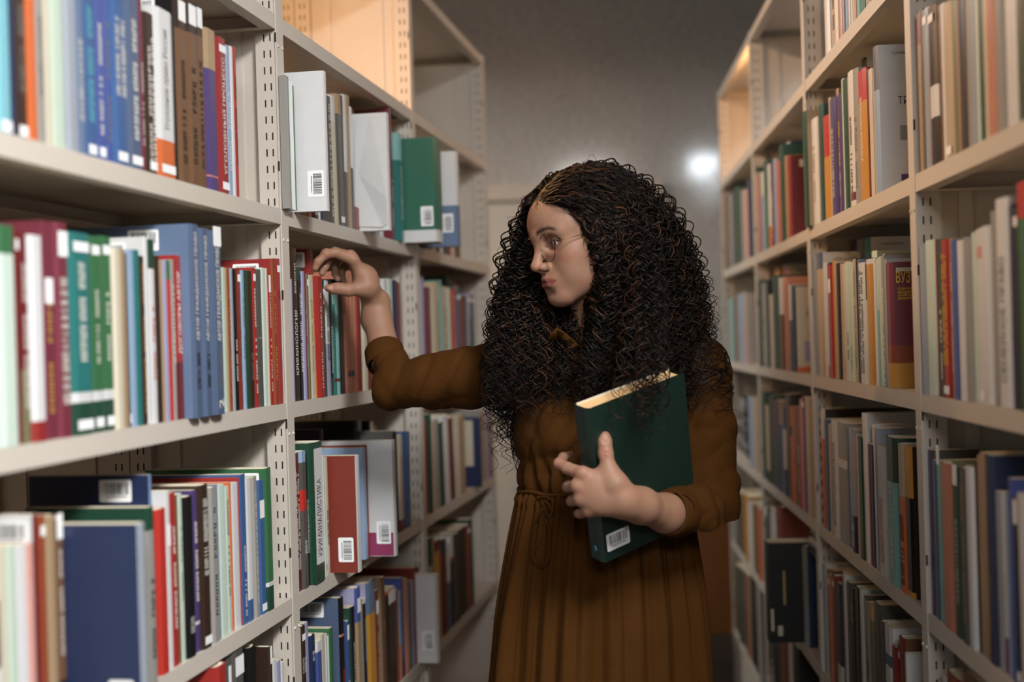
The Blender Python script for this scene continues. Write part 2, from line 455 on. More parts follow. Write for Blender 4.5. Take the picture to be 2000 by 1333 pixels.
def register(r, side, bay, lv, px, col, w, hard, toks, lying=False):
    up = [t.split(':') for t in toks]; ft = ''
    for t in up:
        if t[0].startswith('B'): ft = ft or ' with barcode'
        elif t[0] in ('D', 'U', 'M') and t[1] != col: ft = ft or ' with %s band' % CNAME[t[1]]
        elif t[0][0] in 'LT' and len(t[0]) == 2: ft = ft or ' with %s lettering' % INKN[t[0][1]]
        elif t[0] in ('s', 'S', 'v'): ft = ft or ' with spine sticker'
    BOOKS.append(dict(r=r, key=side + str(bay), lv=lv, px=px, col=CNAME[col], sz='thin ' if w < .009 else 'thick ' if w > .042 else '',
                      kind='hardback' if hard else 'paperback', ft=ft, lie=lying))
CNT = [0]
ROWS = {}
def row(side, bay, lv, yref, x0, spec, rec=.004, d=.165):
    """reads one run of spines: x positions along the shelf, top edge, colour, details; solved into metres on the spine plane"""
    zs = lz(side, lv); cur = x0
    rr = random.Random(bay * 31 + ord(lv) * 7 + (5 if side == 'L' else 11))
    out = ROWS.setdefault((side, bay, lv), [])
    for item in spec.strip().split(';'):
        it = item.split()
        if not it: continue
        xs = it[0]
        if '-' in xs[1:]:
            k = xs.index('-', 1); xa, xb = float(xs[:k]), float(xs[k + 1:])
        else: xa, xb = cur, float(xs)
        cur = xb
        if it[1] == 'g': continue
        ytop = float(it[1]); col = it[2]; toks = it[3:]
        p = 0; kk = 0; dd = d + rr.uniform(-.02, .02); ex_d = False
        for t in toks:
            if t[0] == 'p': p = float(t[1:])
            if t[0] == 'k': kk = math.radians(float(t[1:]))
            if t[0] == 'd': dd = float(t[1:])
        toks = [t for t in toks if t[0] not in 'pkd']
        y = rec - p + (rr.uniform(0, .004) if not p else 0)
        qa, za = hit(side, xa, yref, y); qb, _ = hit(side, xb, yref, y)
        _, zt = hit(side, (xa + xb) / 2, ytop, y)
        sh = math.tan(kk) * (za - zs)
        out.append(dict(q0=min(qa, qb) - sh, q1=max(qa, qb) - sh, y=y, d=min(dd, .285 - y), h=max(.05, zt - zs - .001), kk=kk, col=col, toks=toks,
                        px=(xa + xb) / 2, pri=1 if p > .015 or rec > .015 else 0, back=rec > .015))
def build_rows():
    for (side, bay, lv), L in ROWS.items():
        sg = CASES[side][2]; zs = lz(side, lv)
        lo, hi = (bay, bay + 1) if sg > 0 else (-(bay + 1), -bay)
        lo += .0192; hi -= .0192
        for b in L:
            b['h'] = min(b['h'], .314)
            wd = b['q1'] - b['q0']
            if b['q0'] < lo: b['q0'] = lo; b['q1'] = max(b['q1'], lo + min(wd, .02))
            if b['q1'] > hi: b['q1'] = hi; b['q0'] = min(b['q0'], hi - min(wd, .02))
        placed = sorted([b for b in L if b['pri']], key=lambda b: b['q0'])
        for i in range(1, len(placed)):
            for j in range(i):
                a, b = placed[j], placed[i]
                if a['back'] == b['back'] and b['q0'] < a['q1'] and b['q1'] > a['q0']:
                    wd = b['q1'] - b['q0']; b['q0'] = a['q1'] + .0002; b['q1'] = b['q0'] + wd
        placed = [b for b in placed if b['q1'] <= hi + .001]
        front = [b for b in placed if not b['back']]; back = [b for b in placed if b['back']]
        res = list(front)
        for b in sorted([b for b in L if not b['pri']], key=lambda b: b['q0']):
            segs = [(b['q0'], b['q1'])]
            for a in front:
                if a['y'] + a['d'] < b['y']: continue
                ns = []
                for (u, v_) in segs:
                    if a['q1'] <= u or a['q0'] >= v_: ns.append((u, v_)); continue
                    if a['q0'] - u > .003: ns.append((u, a['q0'] - .0002))
                    if v_ - a['q1'] > .003: ns.append((a['q1'] + .0002, v_))
                segs = ns
            if segs:
                b['q0'], b['q1'] = max(segs, key=lambda t: t[1] - t[0]); res.append(b)
        for b in res:                                   # shallow books stand in front of the second row
            for a in back:
                if a['q0'] < b['q1'] and a['q1'] > b['q0'] and not b.get('keep'):
                    b['d'] = min(b['d'], a['y'] - b['y'] - .001)
        for b in res + back:
            w = max(.0025, b['q1'] - b['q0'] - .0005); kk = b['kk']
            M = cmat(side, b['q0'], b['y'], zs + .0004 + (w * abs(math.sin(kk)) if kk > 0 else 0)) @ Matrix.Rotation(kk, 4, 'Y')
            r, hard = build_book(M, w, b['d'], b['h'], b['col'], b['toks'], sg, CNT[0]); CNT[0] += 1
            register(r, side, bay, lv, b['px'], b['col'], w, hard, b['toks'])
def pile(side, bay, lv, q_end, y, z0, spec, base=None):
    """books lying flat: spec = thickness length colour depth, spines to the aisle"""
    sg = CASES[side][2]; z = (lz(side, lv) if base is None else base) + z0
    for it in spec.strip().split(';'):
        it = it.split(); t, L, col, dd = float(it[0]), float(it[1]), it[2], float(it[3]); toks = it[4:]
        P0, ex, ey = cframe(side)
        o = P0 + ex * (q_end) + ey * y
        M = Matrix(((0, ey.x, -ex.x, o.x), (0, ey.y, -ex.y, o.y), (1, 0, 0, z + .0003), (0, 0, 0, 1)))
        r, hard = build_book(M, t - .0006, dd, L, col, toks, sg, CNT[0]); CNT[0] += 1
        register(r, side, bay, lv, z * -100, col, t, hard, toks, True)
        z += t
def label_books():
    groups = {}
    for b in BOOKS: groups.setdefault((b['key'], b['lv']), []).append(b)
    ORD = ['first', 'second', 'third', 'fourth', 'fifth', 'sixth', 'seventh', 'eighth', 'ninth', 'tenth', 'eleventh', 'twelfth']
    for (key, lv), bs in groups.items():
        where = ' on %s, %s' % (NTH[lv], BAYN[key])
        bs.sort(key=lambda b: (b['lie'], b['px']))
        n = len(bs); cand = []
        for i, b in enumerate(bs):
            base = b['sz'] + b['col'] + ' ' + b['kind'] + (' lying flat' if b['lie'] else '')
            L_, R_ = (bs[i - 1] if i else None), (bs[i + 1] if i < n - 1 else None)
            if b['lie']: nb_ = ''
            elif L_ and R_ and not R_['lie']: nb_ = ' between %s and %s' % (L_['col'], R_['col'])
            elif R_ and not R_['lie']: nb_ = ' left of %s one' % R_['col']
            else: nb_ = ' right of %s one' % L_['col'] if L_ else ''
            cand.append([base + b['ft'], base + nb_, b['col'] + ' ' + b['kind'] + b['ft'] + nb_])
        used = set()
        for i, b in enumerate(bs):
            lab = None
            for c in range(3):
                s = cand[i][c]
                if len((s + where).replace(',', '').split()) > 16: continue
                if sum(1 for j in range(n) if s in cand[j]) == 1: lab = s; break
            if lab is None:
                same = [x for x in bs if x['col'] == b['col'] and x['lie'] == b['lie']]
                k = same.index(b)
                if b['lie']: lab = '%s %s lying flat, %s such from %s' % (b['col'], b['kind'], ORD[k], 'top')
                else: lab = '%s %s, %s %s book from left' % (b['col'], b['kind'], ORD[min(k, 11)], b['col'])
            assert lab not in used or True
            used.add(lab)
            tag(b['r'], lab + where, 'book', 'books on the %s of the %s' % (NTH[lv], BAYN[key]))
# ------------------------------------------------------------------ the books, shelf by shelf
# left row, nearest bookcase
row('L', 0, 'B', 200, -40, """-8 -30 cyan;22 -30 cyan S;33 -30 navy;57 -30 dbrown Ln:.6:.6:.5 S;75 -30 orange;90 -30 grey Ld:.55:.5:.3;103 -25 cream;
128 -25 lgreen;152 -20 gb;168 -20 steelb Lw:.45:.5:.5;190 -15 mblue Lc:.55:.7:.5 S;207 -15 blue Lw:.5:.7:.4 S;220 -15 blue Ln:.5:.8:.5;247 -12 mblue Lw:.62:.45:.7 S;
276 -8 slate Lw:.5:.7:.3 S;283 -6 maroon Lw:.4:.5:.4;303 28 dbrown Lw:.45:.8:.6 S;341 22 W D:orange:.22 Tn:Уголовное_право_России:.58:.6:.34 S;
346 -12 black Bt:.05;366 0 brown U:dbrown:.17 v:.93 Ld:.4:.6:.35;387 8 brown U:dbrown:.17 v:.93 Ld:.4:.6:.35;401 13 brown U:dbrown:.17 v:.93 Ld:.4:.6:.35;
424 60 purple U:tan:.25 M:salmon:.08:.09;443 76 red Tw:УГОЛОВНЫЙ_ПРОЦЕСС:.5:.75:.4 s S;452 90 lblue Lw:.45:.6:.3;458 92 W;464 93 brred Ld:.5:.6:.4""", d=.19)
row('L', 0, 'C', 650, -40, """-6 438 mint;33 440 mint U:green:.13;42 448 dred s;58 455 dred Lw:.5:.7:.4 D:olive:.35;86 460 W D:red:.1;109 432 maroon Lg:.45:.7:.35 v:.68;
136 435 maroon Lw:.45:.6:.5 v:.9;180 455 teal D:dgreen:.16 M:W:.16:.21 Lw:.6:.5:.3 s S;202 462 green D:dgreen:.16 M:W:.16:.21 Lw:.55:.4:.3 s S;
222 462 green D:dgreen:.16 M:W:.16:.21 Lw:.55:.4:.3 s S;238 484 cream h;249 487 tan;253 495 dgrey S;266 488 lblue;277 488 teal;286 500 dbrown Lg:.5:.9:.3;
294 463 W Bt:.05;307 468 W U:dgreen:.16 Lr:.45:.45:.3;316 500 dbrown;322 508 tan;330 508 lav;337 509 bred U:green:.12;344 507 grey Lw:.6:.5:.5;
359 499 brred Tw:ДОГОВОРЫ_АВТОР:.65:.5:.5 D:dred:.35;374-392 439 slate p.012 h Bt:.07 C:steelb Tw:АВТОР_ГРАЖДАНСКОЕ_ПРАВО:.68:.56:.36 Ld:.25:.2:.3;
394-411 447 slate p.011 h C:steelb Tw:АВТОР_ГРАЖДАНСКОЕ_ПРАВО:.68:.56:.36 Ld:.25:.2:.3;414-436 452 slate p.012 h C:steelb v:.97 Tw:АВТОР_ГРАЖДАНСКОЕ_ПРАВО:.66:.52:.36 Ln:.25:.2:.3 Tw:2:.06:.05:.4;
443 522 lgreen;447 523 tan;453 522 rust Lg:.5:.8:.4;458 524 gb;465 526 black Lw:.35:.3:.4;474 524 brick Ln:.5:.6:.3 s;480 528 lblue Ln:.6:.5:.4;488 528 dgreen;496 529 dbrown Ln:.3:.2:.5;
503 523 brred Lw:.5:.8:.4 s;514 526 dgrey Lw:.5:.01:.8;522 523 mint;526 524 cream;532 528 brred Lw:.5:.8:.3 v:.9;540 507 rust h Lg:.5:.7:.3 Bt:.045 C:red;550 506 red h s;559 508 dred Lg:.5:.5:.3""", d=.19)
row('L', 0, 'D', 1150, -45, """-20 1060 W;0 1062 W M:dbrown:.45:.75;15 1065 cream;33 1065 lgreen;56 1062 W;68 1060 pink;80 1003 dred p.0 C:W Bt:.03;93 1004 rust s;111 1005 tan;
139 1008 brown Lw:.6:.5:.3 D:dbrown:.25 v:.96;272-287 1020 gb p.092 d.20 C:navy Bb:.026;291-305 988 grey p.02 U:dgreen:.13 Ld:.4:.5:.5;
297-303 925 steelb p-.02 Bt:.05 C:navy;307-327 992 bred h;337 957 W v:.75;348 960 brred Lw:.5:.6:.4;352 965 brown;361 962 lgreen Ln:.6:.5:.3;380 968 black Lw:.2:.1:.4 h;
391 955 purple Lw:.55:.5:.5 M:W:.17:.19;411 945 dbrown h Lw:.62:.35:.4 Lw:.85:.15:.4 S;428 950 grey Ld:.55:.8:.25 h;431 945 mblue;445 945 mint;453 948 lgreen Ld:.6:.7:.3;457 940 orange;
471 941 W;475 930 brred;486 924 mblue Lw:.3:.5:.3;496 932 W D:mblue:.15;506 930 grey h Lw:.5:.8:.2;519 935 mblue v:.78 S;535 912 green D:dgreen:.17 M:W:.17:.2 h Bt:.03""", d=.19)
row('L', 0, 'E', 1300, 420, """420-441 1297 brred h p.01;444 g;452 1280 dgrey v:.9;476 1268 dgrey v:.92;484 g;500 1262 black;525-531 1262 dbrown v:.95 h;533 g;541 1288 W;549 1290 lav;556 1294 W""", d=.17)
# left row, middle bookcase
row('L', 1, 'B', 300, 560, """576 398 dbrown;581 398 red;586 398 cyan;591 400 olive;597 400 orange;602 400 dgreen;606 402 brred;618 402 black Lw:.3:.3:.5;624 402 W;630 402 navy;
636-642 142 W p.066 d.22 Bb:.020:.05;642 192 lav k-2;650 190 dgrey Lw:.5:.9:.4 k-2;658 189 cream U:W:.2 k-1.5;668 187 tan D:dgrey:.85 S k-1;673 188 dbrown;679 187 W D:dgrey:.42;
686 188 tan;690 210 dgrey U:W:.5;697 445 brick;704 447 rust;711 449 grey;719 450 W;730 452 lblue;737 455 gb;744 456 W;
757-762 222 W p.064 d.22 Bb:.022:.05;767 205 maroon Lw:.3:.4:.4;776-784 262 lteal p.008 D:teal:.75 Lw:.45:.5:.4;800 470 cream;848-861 272 cgreen p.085 d.22 h Bb:.022:.062 D:W:.115""", d=.2)
row('L', 1, 'B', 210, 686, """695 208 W Bt:.02;703 205 maroon;709 206 cream;715 208 grey;721 209 tan""", rec=.09, d=.15)
row('L', 1, 'C', 650, 570.5, """574 545 lav;584 484 dbrown Tw:КРИМИНОЛОГИЯ:.38:.42:.5 Lw:.8:.2:.35;593 523 dgreen Ld:.9:.1:.4 Lw:.5:.6:.35 D:black:.9;598 530 lav;601 532 maroon Lw:.5:.5:.3;606 535 olive s;
615 537 cream Lg:.5:.6:.3;618 537 amber;632 540 brred k-.6 Lw:.5:.9:.12;637 545 dgreen v:.85 k-.6;645 548 W D:lav:.45 Ld:.5:.4:.4;651 548 black Tw:Криминалистика:.4:.4:.6 D:dgreen:.15;
657 575 teal U:lteal:.1 M:dred:.13:.16 C:lteal;663 575 lteal M:dred:.13:.16 Lc:.5:.6:.3;668 548 black;673 545 dbrown;679 532 salmon Lg:.5:.7:.3;686 530 salmon M:navy:.13:.18 Lr:.5:.7:.3;
692 530 salmon M:navy:.13:.18;698 532 salmon;702 535 brred;706 535 dred;716 560 cream;722 735 dred;729 735 brick;736 738 grey;742 740 dgreen;748 545 dgrey;758 545 W;768 545 mint;778 548 navy;784 552 red M:lblue:0.2:.3""", d=.18)
row('L', 1, 'C', 520, 596, """601-611 487 red h Bt:.03""", rec=.06, d=.15)
row('L', 1, 'D', 1000, 577, """587 884 dred Lw:.5:.7:.6;599 880 dgrey M:bred:.57:.72 U:lblue:.08 Lw:.3:.1:.4;604 885 black Tw:криминалистика:.45:.4:.6;608-633 862 dgreen p.004 h Q:W:.18:.82:.13:.955 Td:КРИМИНАЛИСТИКА:.46:.55:.34;
637 890 mint p.003 C:mint Ld:.08:.05:.6;643 892 cream p.003 Ld:.4:.3:.4;697-705 888 W p.054 d.2 C:brick Bb:.024:.045;690 875 tan;
712-718 873 lblue p.026 C:lblue;721 868 brick p.026;770-776 858 W p.078 d.22 P:mag:.003:.2:.004:.205 Bb:.024:.05;772 840 dgrey;779 842 black;789 848 cream D:maroon:.12 Tr:УГОЛОВНЫЙ_ПРОЦЕСС:.5:.55:.5;803 843 mblue k3.4""", d=.2)
row('L', 1, 'D', 880, 600, """625-631 838 dpurple h v:.8;638 862 amber s;645 862 purple;652 862 orange s;662 862 tan;672 862 red s;683 862 rust s;692 864 brown;706 820 black;720-729 821 black h Bt:.06 v:.93;735 832 tan;748 838 dbrown;757 836 dbrown;768 835 black""", rec=.09, d=.17)
row('L', 1, 'E', 1280, 586, """596 1222 dbrown h Lw:.2:.15:.5 Lw:.75:.1:.7 s;604 1215 lav;615 1240 navy C:blue Lw:.85:.08:.4;628 1252 blue h U:W:.08;636 1238 cream Bt:.0:0;641 1238 W;645 1240 mint Ld:.5:.5:.4;652 1225 green;
664-672 1165 black h C:slate Bt:.055 M:salmon:.73:.745 Lr:.35:.3:.5;678 1212 mblue;684 1212 blue v:.9 Lw:.3:.4:.4;689 1185 dgreen;696 1182 black Tw:В_ГОСУДАРСТВЕННОЙ:.4:.6:.5;706 1145 tan h C:lav U:blue:.25 v:.87;
712 1168 grey;718 1167 black Tc:Криминалистика:.65:.35:.5 U:W:.04;736 1133 amber h C:lav U:steelb:.24;743 1150 brick Lw:.5:.8:.2 v:.85;749 1124 tan;756 1124 brown Lg:.6:.1:.5;
776 1148 dbrown h U:orange:.03 v:.93;782 1150 rust Lg:.5:.8:.3;787 1152 lblue D:salmon:.4;792 1125 blue D:navy:.2;799 1128 salmon;803 1130 olive;807 1132 dgrey;812 1130 lav Ld:.5:.5:.4;
817 1105 brick;824 1105 maroon s;854-860 1118 W p.048 d.2 Bb:.022:.055""", d=.18)
row('L', 1, 'E', 1140, 800, """806-814 1109 W h Bt:.06""", rec=.09, d=.16)
# left row, far bookcase
row('L', 2, 'B', 470, 834, """842 448 brown;851 446 cream;858 445 black;864 446 W;872 444 navy;880 445 brick;886 446 cream;890 446 grey;893-899 300 W p.098 d.24 h D:steelb:.43 Bb:.024:.06;895 448 brown""", d=.18)
row('L', 2, 'C', 650, 826, """831 541 lav;843 562 maroon k-1.5;850 572 cream k-1.5;858 552 beige k-1.5 Ld:.5:.6:.3;865 548 lteal k-1.5;873 560 beige k-1.5 Ld:.5:.6:.3;882 563 lgreen k-1.5;891 567 bred k-1.5 Lw:.5:.9:.2;
900 570 slate k-1.5 s;907 582 brick k-1.5;911 578 dgreen;921 575 lav h Ld:.45:.5:.4 s;926 577 dgreen s""")
row('L', 2, 'C', 580, 846, """872-880 540 dgreen;897 550 rust s""", rec=.09, d=.15)
row('L', 2, 'D', 900, 832, """837 820 red;843 808 dgreen;850 823 beige;858 818 grey;867 825 dgreen k-3;878 812 W k-3.5;887 816 dred k-3.5;893 815 cream k-2.5;899 815 cream k-2;902 818 brown;908 810 tan;
939-942 813 navy p.022 d.17 P:cream:.022:.05:.3:.95;944 800 grey;950 800 tan;956 802 lav;962 804 brown;968 806 tan""")
row('L', 2, 'E', 1100, 838, """845 1050 dgreen D:grey:.75;850 1050 tan;860 1055 amber U:dred:.1;863 1053 dred;872 1052 dred U:navy:.15;879 1060 W D:slate:.55;885 1045 W D:black:.72 M:bred:.72:.76;890 1042 dgrey;897 1040 dbrown;
912 1030 black;919 1024 rust s;924 1012 dgreen""")
# right row, nearest bookcase
row('R', -1, 'B', 200, 1793, """1800 20 tan U:rust:.2;1805 12 dgrey;1815 12 gb s;1819 8 pink;1833 8 black M:W:.3:.5 s;1840 5 brown;1848 2 W;1862 0 beige S;1871 -5 olive;1875 -5 tan;1887 -8 dbrown;
1896 -10 grey;1905 -12 gb;1913 -12 mint;1923 -14 dgreen;1931 -16 cream;1950 -20 salmon;1966 -20 grey;1976 -22 W;1988 -22 W;2000 -25 dgreen;2016 -25 brown;2040 -30 W""")
row('R', -1, 'C', 600, 1795, """1811 478 gb;1829 468 mint h;1832 466 brick;1842 466 dgreen Lw:.35:.5:.3;1857 466 brred Ly:.55:.7:.6 S;1862 464 tan Lw:.5:.7:.4;1874 468 blue;1887 468 W;1900 462 grey;1909 452 mint;
1922 445 W M:pink:.83:.9 S;1938 440 W;1950 410 grey;1974 385 W h Td:СЕМЕЙНОЕ_ПРАВО:.42:.6:.5;1983 398 navy;1993 402 dbrown s;2016 352 green U:bred:.16;2040 350 cream""")
row('R', -1, 'D', 1050, 1813, """1817 895 purple C:dgrey;1823 880 purple C:dgrey;1832 900 slate;1841 902 lteal v:1.04;1862 906 salmon h;1866 900 olive;1879 912 dgreen Lw:.45:.5:.3 v:.95;1891 915 dgrey Lg:.5:.8:.3;
1905 912 W;1912 900 dbrown;1917 890 tan;1930 885 tan;1945 890 navy Ln:.3:.3:.3;1955 960 gb;1963 962 W Ln:.4:.3:.4 D:violet:.2;1970 960 lblue;1979 935 blue;1990 975 black v:.93 S;2010 965 W;2040 960 dgreen""")
row('R', -1, 'D', 890, 1818, """1824 852 black s;1834 850 black s;1848 852 dgreen s;1864 860 rust C:grey;1920 868 grey C:grey;1945 874 navy C:navy;2000 890 dgrey""", rec=.09, d=.16)
row('R', -1, 'E', 1328, 1840, """1849 1318 W;1880 1320 rust;1920 1322 brown;1960 1326 grey""")
# right row, second bookcase
row('R', 0, 'A', 60, 1612, """1621 -60 W h;1626 -60 gb;1637 -62 beige Ld:.5:.6:.3;1640 -62 cream;1644 -66 salmon;1648 -66 brown;1654 -70 navy;1660 -70 grey;1665 -70 gb;1669 -72 tan;1672 -72 amber;1676 -74 dbrown;1681 -74 lteal;
1690 -76 teal;1694 -76 brown;1702 -78 grey;1712 -80 dred;1725 -80 W;1745 -85 grey""")
row('R', 0, 'B', 300, 1566, """1577 218 dgreen p.012 C:tan;1583 232 tan;1587 232 cyan;1597 230 W Ln:.5:.6:.3;1601 225 W;1610 202 dgreen;1620 225 amber U:bred:.4;1624 188 beige;1635 190 purple Lw:.45:.6:.3;
1640 170 tan;1646 182 purple Ly:.6:.4:.4 Lw:.25:.2:.3;1651 150 lgreen;1658 150 dgreen;1661 145 tan;1671 135 W Ld:.4:.6:.3 M:maroon:.04:.1;1680 130 grey h Ln:.4:.6:.4;1695 133 amber U:bred:.24 h Tw:УЧЕБНОЕ_ПОСОБИЕ:.55:.5:.3;
1699 130 dred;1706 130 cream;1712 128 beige;1720 85 slate h C:W D:lblue:.7 N:1(769669(039):.05 X:ТРАНСФЕР:.075:.62:.085:.016:d P:purple:.035:.09:0.02:.12 P:grey:.035:.06:.35:.45""", d=.2)
row('R', 0, 'B', 130, 1676, """1684-1692 112 dgrey C:W N:1(726239(036):.04""", rec=.06, d=.16)
row('R', 0, 'C', 640, 1590, """1595 495 gb;1599 498 grey;1610 493 beige U:slate:.13 C:W N:1(763126(039):.05;1614 512 W;1618 512 W D:orange:.1;1622 514 purple;1628 512 brred U:dpurple:.02 v:.8;1633 508 amber;1637 510 cream;1643 513 dbrown;
1648 514 beige;1652 514 cream Lr:.12:.1:.4;1656 512 W;1662 510 mint Ld:.3:.25:.5;1668 512 lgreen Ld:.2:.2:.4;1674 505 beige Ln:.5:.8:.4;1677 503 black;1681 505 steelb;1692 512 W Ld:.5:.85:.6;1696 514 dgreen D:mint:.7;
1708 505 amber h U:W:.04;1712 502 W;1718 505 mint D:lteal:.6;1723 500 lgreen;1729 498 grey Lw:.4:.8:.5;1734 505 gb;1746 512 maroon h D:amber:.2 M:rust:.2:.34 P:cream:.006:.036:.925:.955 X:ВУЗ:.018:.88:.024:.020:y X:справочник:.020:.785:.024:.005:y X:высшее:.020:.76:.022:.005:y X:учебное:.020:.735:.024:.005:y X:заведение:.020:.71:.024:.005:y""", d=.2)
row('R', 0, 'C', 480, 1650, """1656-1661 473 red;1661-1671 471 navy C:W N:1(726(039):.04;1688-1700 465 teal C:W N:1(728230(039):.045""", rec=.09, d=.18)
row('R', 0, 'C', 500, 1702, """1704-1712 490 mint C:lgreen N:1(734996(039):.05;1722-1728 496 grey C:grey""", rec=.06, d=.18)
row('R', 0, 'D', 1000, 1609, """1616 800 orange C:dbrown U:W:.25;1622 820 slate;1625 830 cream;1629 832 tan;1640 822 W Td:ИНСТИТУЦИОНАЛЬНАЯ:.45:.7:.5;1657 828 grey M:W:.63:.7 h;1660 836 steelb;1665 838 W;1673 842 gb D:navy:.3 Lw:.15:.2:.5;1677 850 pink;
1680 850 W;1690 855 dgreen h;1698 808 W;1702 868 maroon D:brick:.7;1707 870 navy;1711 830 W;1716 838 gb;1734 872 W h Tr:АДМИНИСТРАТИВНОЕ:.34:.5:.4;1754 855 lteal U:dgreen:.3 h Lw:.4:.6:.3;1758 864 dbrown;
1771 868 orange U:beige:.35 h Ld:.3:.5:.5;1784 872 amber h C:dbrown M:black:.04:.66 M:amber:.66:.7 D:amber:.04""", d=.2)
row('R', 0, 'D', 850, 1590, """1610-1614 792 dbrown C:dbrown;1652-1658 802 brown C:grey N:1(733(039):.05;1690-1706 808 W C:W;1706-1718 822 dgreen h C:W N:1(754060(039):.05""", rec=.09, d=.18)
row('R', 0, 'E', 1250, 1605, """1614 1104 lblue;1618 1105 W;1622 1115 olive Ld:.5:.8:.3;1628 1125 salmon s;1631 1118 brown;1636 1128 rust s;1647 1142 navy h D:mint:.28;1652 1120 maroon;1658 1125 W;1665 1140 dgrey;1673 1150 black h Lw:.8:.15:.4;
1683 1150 black Ln:.4:.5:.3;1690 1152 mint;1693 1165 dgrey;1702 1177 grey Ld:.4:.4:.3;1710 1185 gold D:olive:.9;1722 1180 dgrey Lw:.3:.3:.3;1729 1215 dgrey;1744 1222 W h M:slate:.72:.8 Tn:ГРАЖДАНСКОЕ:.35:.5:.4;
1752 1262 red;1758 1260 dred Lg:.5:.6:.3 s;1768 1245 brick h C:brown;1773 1275 W h C:W X:ГРАЖДАН:.045:.78:.05:.013:r X:СПРАВО:.045:.70:.045:.013:r""", d=.19)
row('R', 0, 'E', 1150, 1600, """1610-1616 1072 dred C:cream N:1(754(036):.05;1645-1655 1102 dgrey C:dgrey;1718-1730 1168 dbrown h C:grey;1744-1760 1196 salmon h C:mblue""", rec=.09, d=.17)
# right row, third bookcase
row('R', 1, 'B', 420, 1472, """1478 328 dgreen;1481 335 grey;1484 338 pink;1488 338 brick;1494 335 mint D:lblue:.7;1502 312 dgreen D:green:.6;1508 318 W D:orange:.25;1513 315 black Lw:.4:.6:.4;1519 308 lav;1522 315 navy;1526 312 orange;
1533 280 dgreen p.003;1536 300 grey;1541 302 tan Lg:.5:.8:.4;1547 303 red h C:dred P:cream:.022:.075:.86:.95 P:beige:.055:.09:.52:.76""", d=.19)
row('R', 1, 'B', 292, 1535, """1537-1542 278 W C:mblue X:ЗНАНИЕ:.055:.93:.06:.016:w;1500-1506 297 grey C:cream""", rec=.05, d=.18)
row('R', 1, 'C', 640, 1478, """1484 547 dgreen;1490 547 dgreen;1499 552 grey Lw:.5:.9:.3;1504 548 black;1512 575 cream h;1518 537 dgreen;1524 537 dgreen;1530 542 W D:brown:.6;1533 540 amber D:orange:.9;1536 540 tan;1541 540 salmon;
1544 555 beige;1548 558 navy U:W:.4;1552 558 slate D:navy:.6;1555 560 navy h C:cream X:ЛЕГКО:.05:.72:.045:.010:d X:ПОЛУЧИТЬ:.05:.67:.05:.010:d P:lav:.02:.09:.12:.36 P:pink:.05:.09:.13:.24 P:orange:.0:.14:.0:.06""", d=.19)
row('R', 1, 'C', 530, 1510, """1513-1522 523 amber;1529-1539 518 rust C:cream N:Семейное:.05""", rec=.05, d=.18)
row('R', 1, 'D', 860, 1491, """1497 766 dgreen;1504 792 beige D:black:.15;1508 775 dgreen;1513 772 dgreen;1518 782 maroon D:dgrey:.6;1524 784 navy;1528 785 tan D:slate:.75;1531 796 lblue;1536 795 navy M:cream:.3:.75;1545 770 dbrown h;1549 795 orange M:black:.7:.8;
1554 797 orange;1558 797 olive;1565 797 brred Lw:.4:.5:.4;1569 780 pink;1576 775 violet s;1581 775 cream;1586 776 beige""", d=.18)
row('R', 1, 'D', 790, 1495, """1496-1502 757 beige C:beige;1535-1545 765 dgreen C:cream N:Сборник:.06""", rec=.06, d=.18)
row('R', 1, 'E', 1040, 1496, """1501 992 dgrey v:.95;1507 994 dgrey;1510 1000 W;1518 1000 W;1522 990 rust;1527 990 rust""", d=.17)
row('R', 1, 'E', 1140, 1494, """1495-1502 1060 black p.085 d.25 P:cream:.003:.010:.12:.34 P:cream:.020:.032:.07:.17 P:gold:.036:.041:.38:.72""", d=.2)
row('R', 1, 'E', 1140, 1552, """1560 1064 W Ld:.5:.7:.3;1573 1066 mint h;1577 1068 grey h C:navy D:gb:.4""", d=.19)
pile('R', 1, 'E', -1.03, .02, .285, """.012 .19 dbrown .2;.010 .18 dgreen .2;.012 .17 black .2""", base=None)
pile('R', 1, 'E', -1.03, .012, .238, """.014 .17 dbrown .2;.014 .17 black .2;.016 .165 W .2""", base=None)
row('R', 1, 'F', 1290, 1512, """1521 1228 black;1526 1230 dgreen;1534 1238 rust;1541 1240 dred;1549 1250 cream;1560 1262 black""", d=.17)
# right row, far bookcase
row('R', 2, 'B', 430, 1419, """1426 380 brown;1430 378 gb;1435 378 dgrey;1441 365 dgreen;1448 365 dgreen;1455 370 grey;1461 370 pink;1468 350 navy""")
row('R', 2, 'C', 650, 1418, """1426 585 grey;1434 582 lteal;1441 578 brown;1448 575 gb;1455 572 lblue;1459 572 beige h C:W D:pink:.55""", d=.18)
row('R', 2, 'D', 850, 1464, """1469 775 lblue;1474 775 gb;1480 776 beige""")
row('R', 2, 'E', 1010, 1430, """1437 960 grey;1445 962 dgrey;1453 965 brown;1462 968 amber;1467 980 W;1473 985 beige;1479 985 dgreen;1485 992 orange""")
row('R', 2, 'F', 1160, 1436, """1442 1105 brown;1449 1110 dgreen;1456 1116 dgrey;1462 1122 rust;1466 1128 tan;1472 1128 black;1478 1132 dbrown;1485 1140 grey""")
build_rows()
# green edged folder standing in front of the first left upright
r = empty('document_folder', cmat('L', .984, -.0135, lz('L', 'B') + .0004))
MB().box(0, .012, 0, .012, 0, .236).build('cover', cm('grey'), r)
MB().box(.0122, .0165, 0, .012, 0, .236).build('spine_band', cm('green'), r)
MB().box(.0167, .040, .001, .012, 0, .230).build('pages', M_LABEL, r)
MB().box(.0402, .044, 0, .012, 0, .225).build('back_cover', cm('cgreen'), r)
tag(r, 'slim green edged folder standing before the steel upright beside the large white book', 'folder')
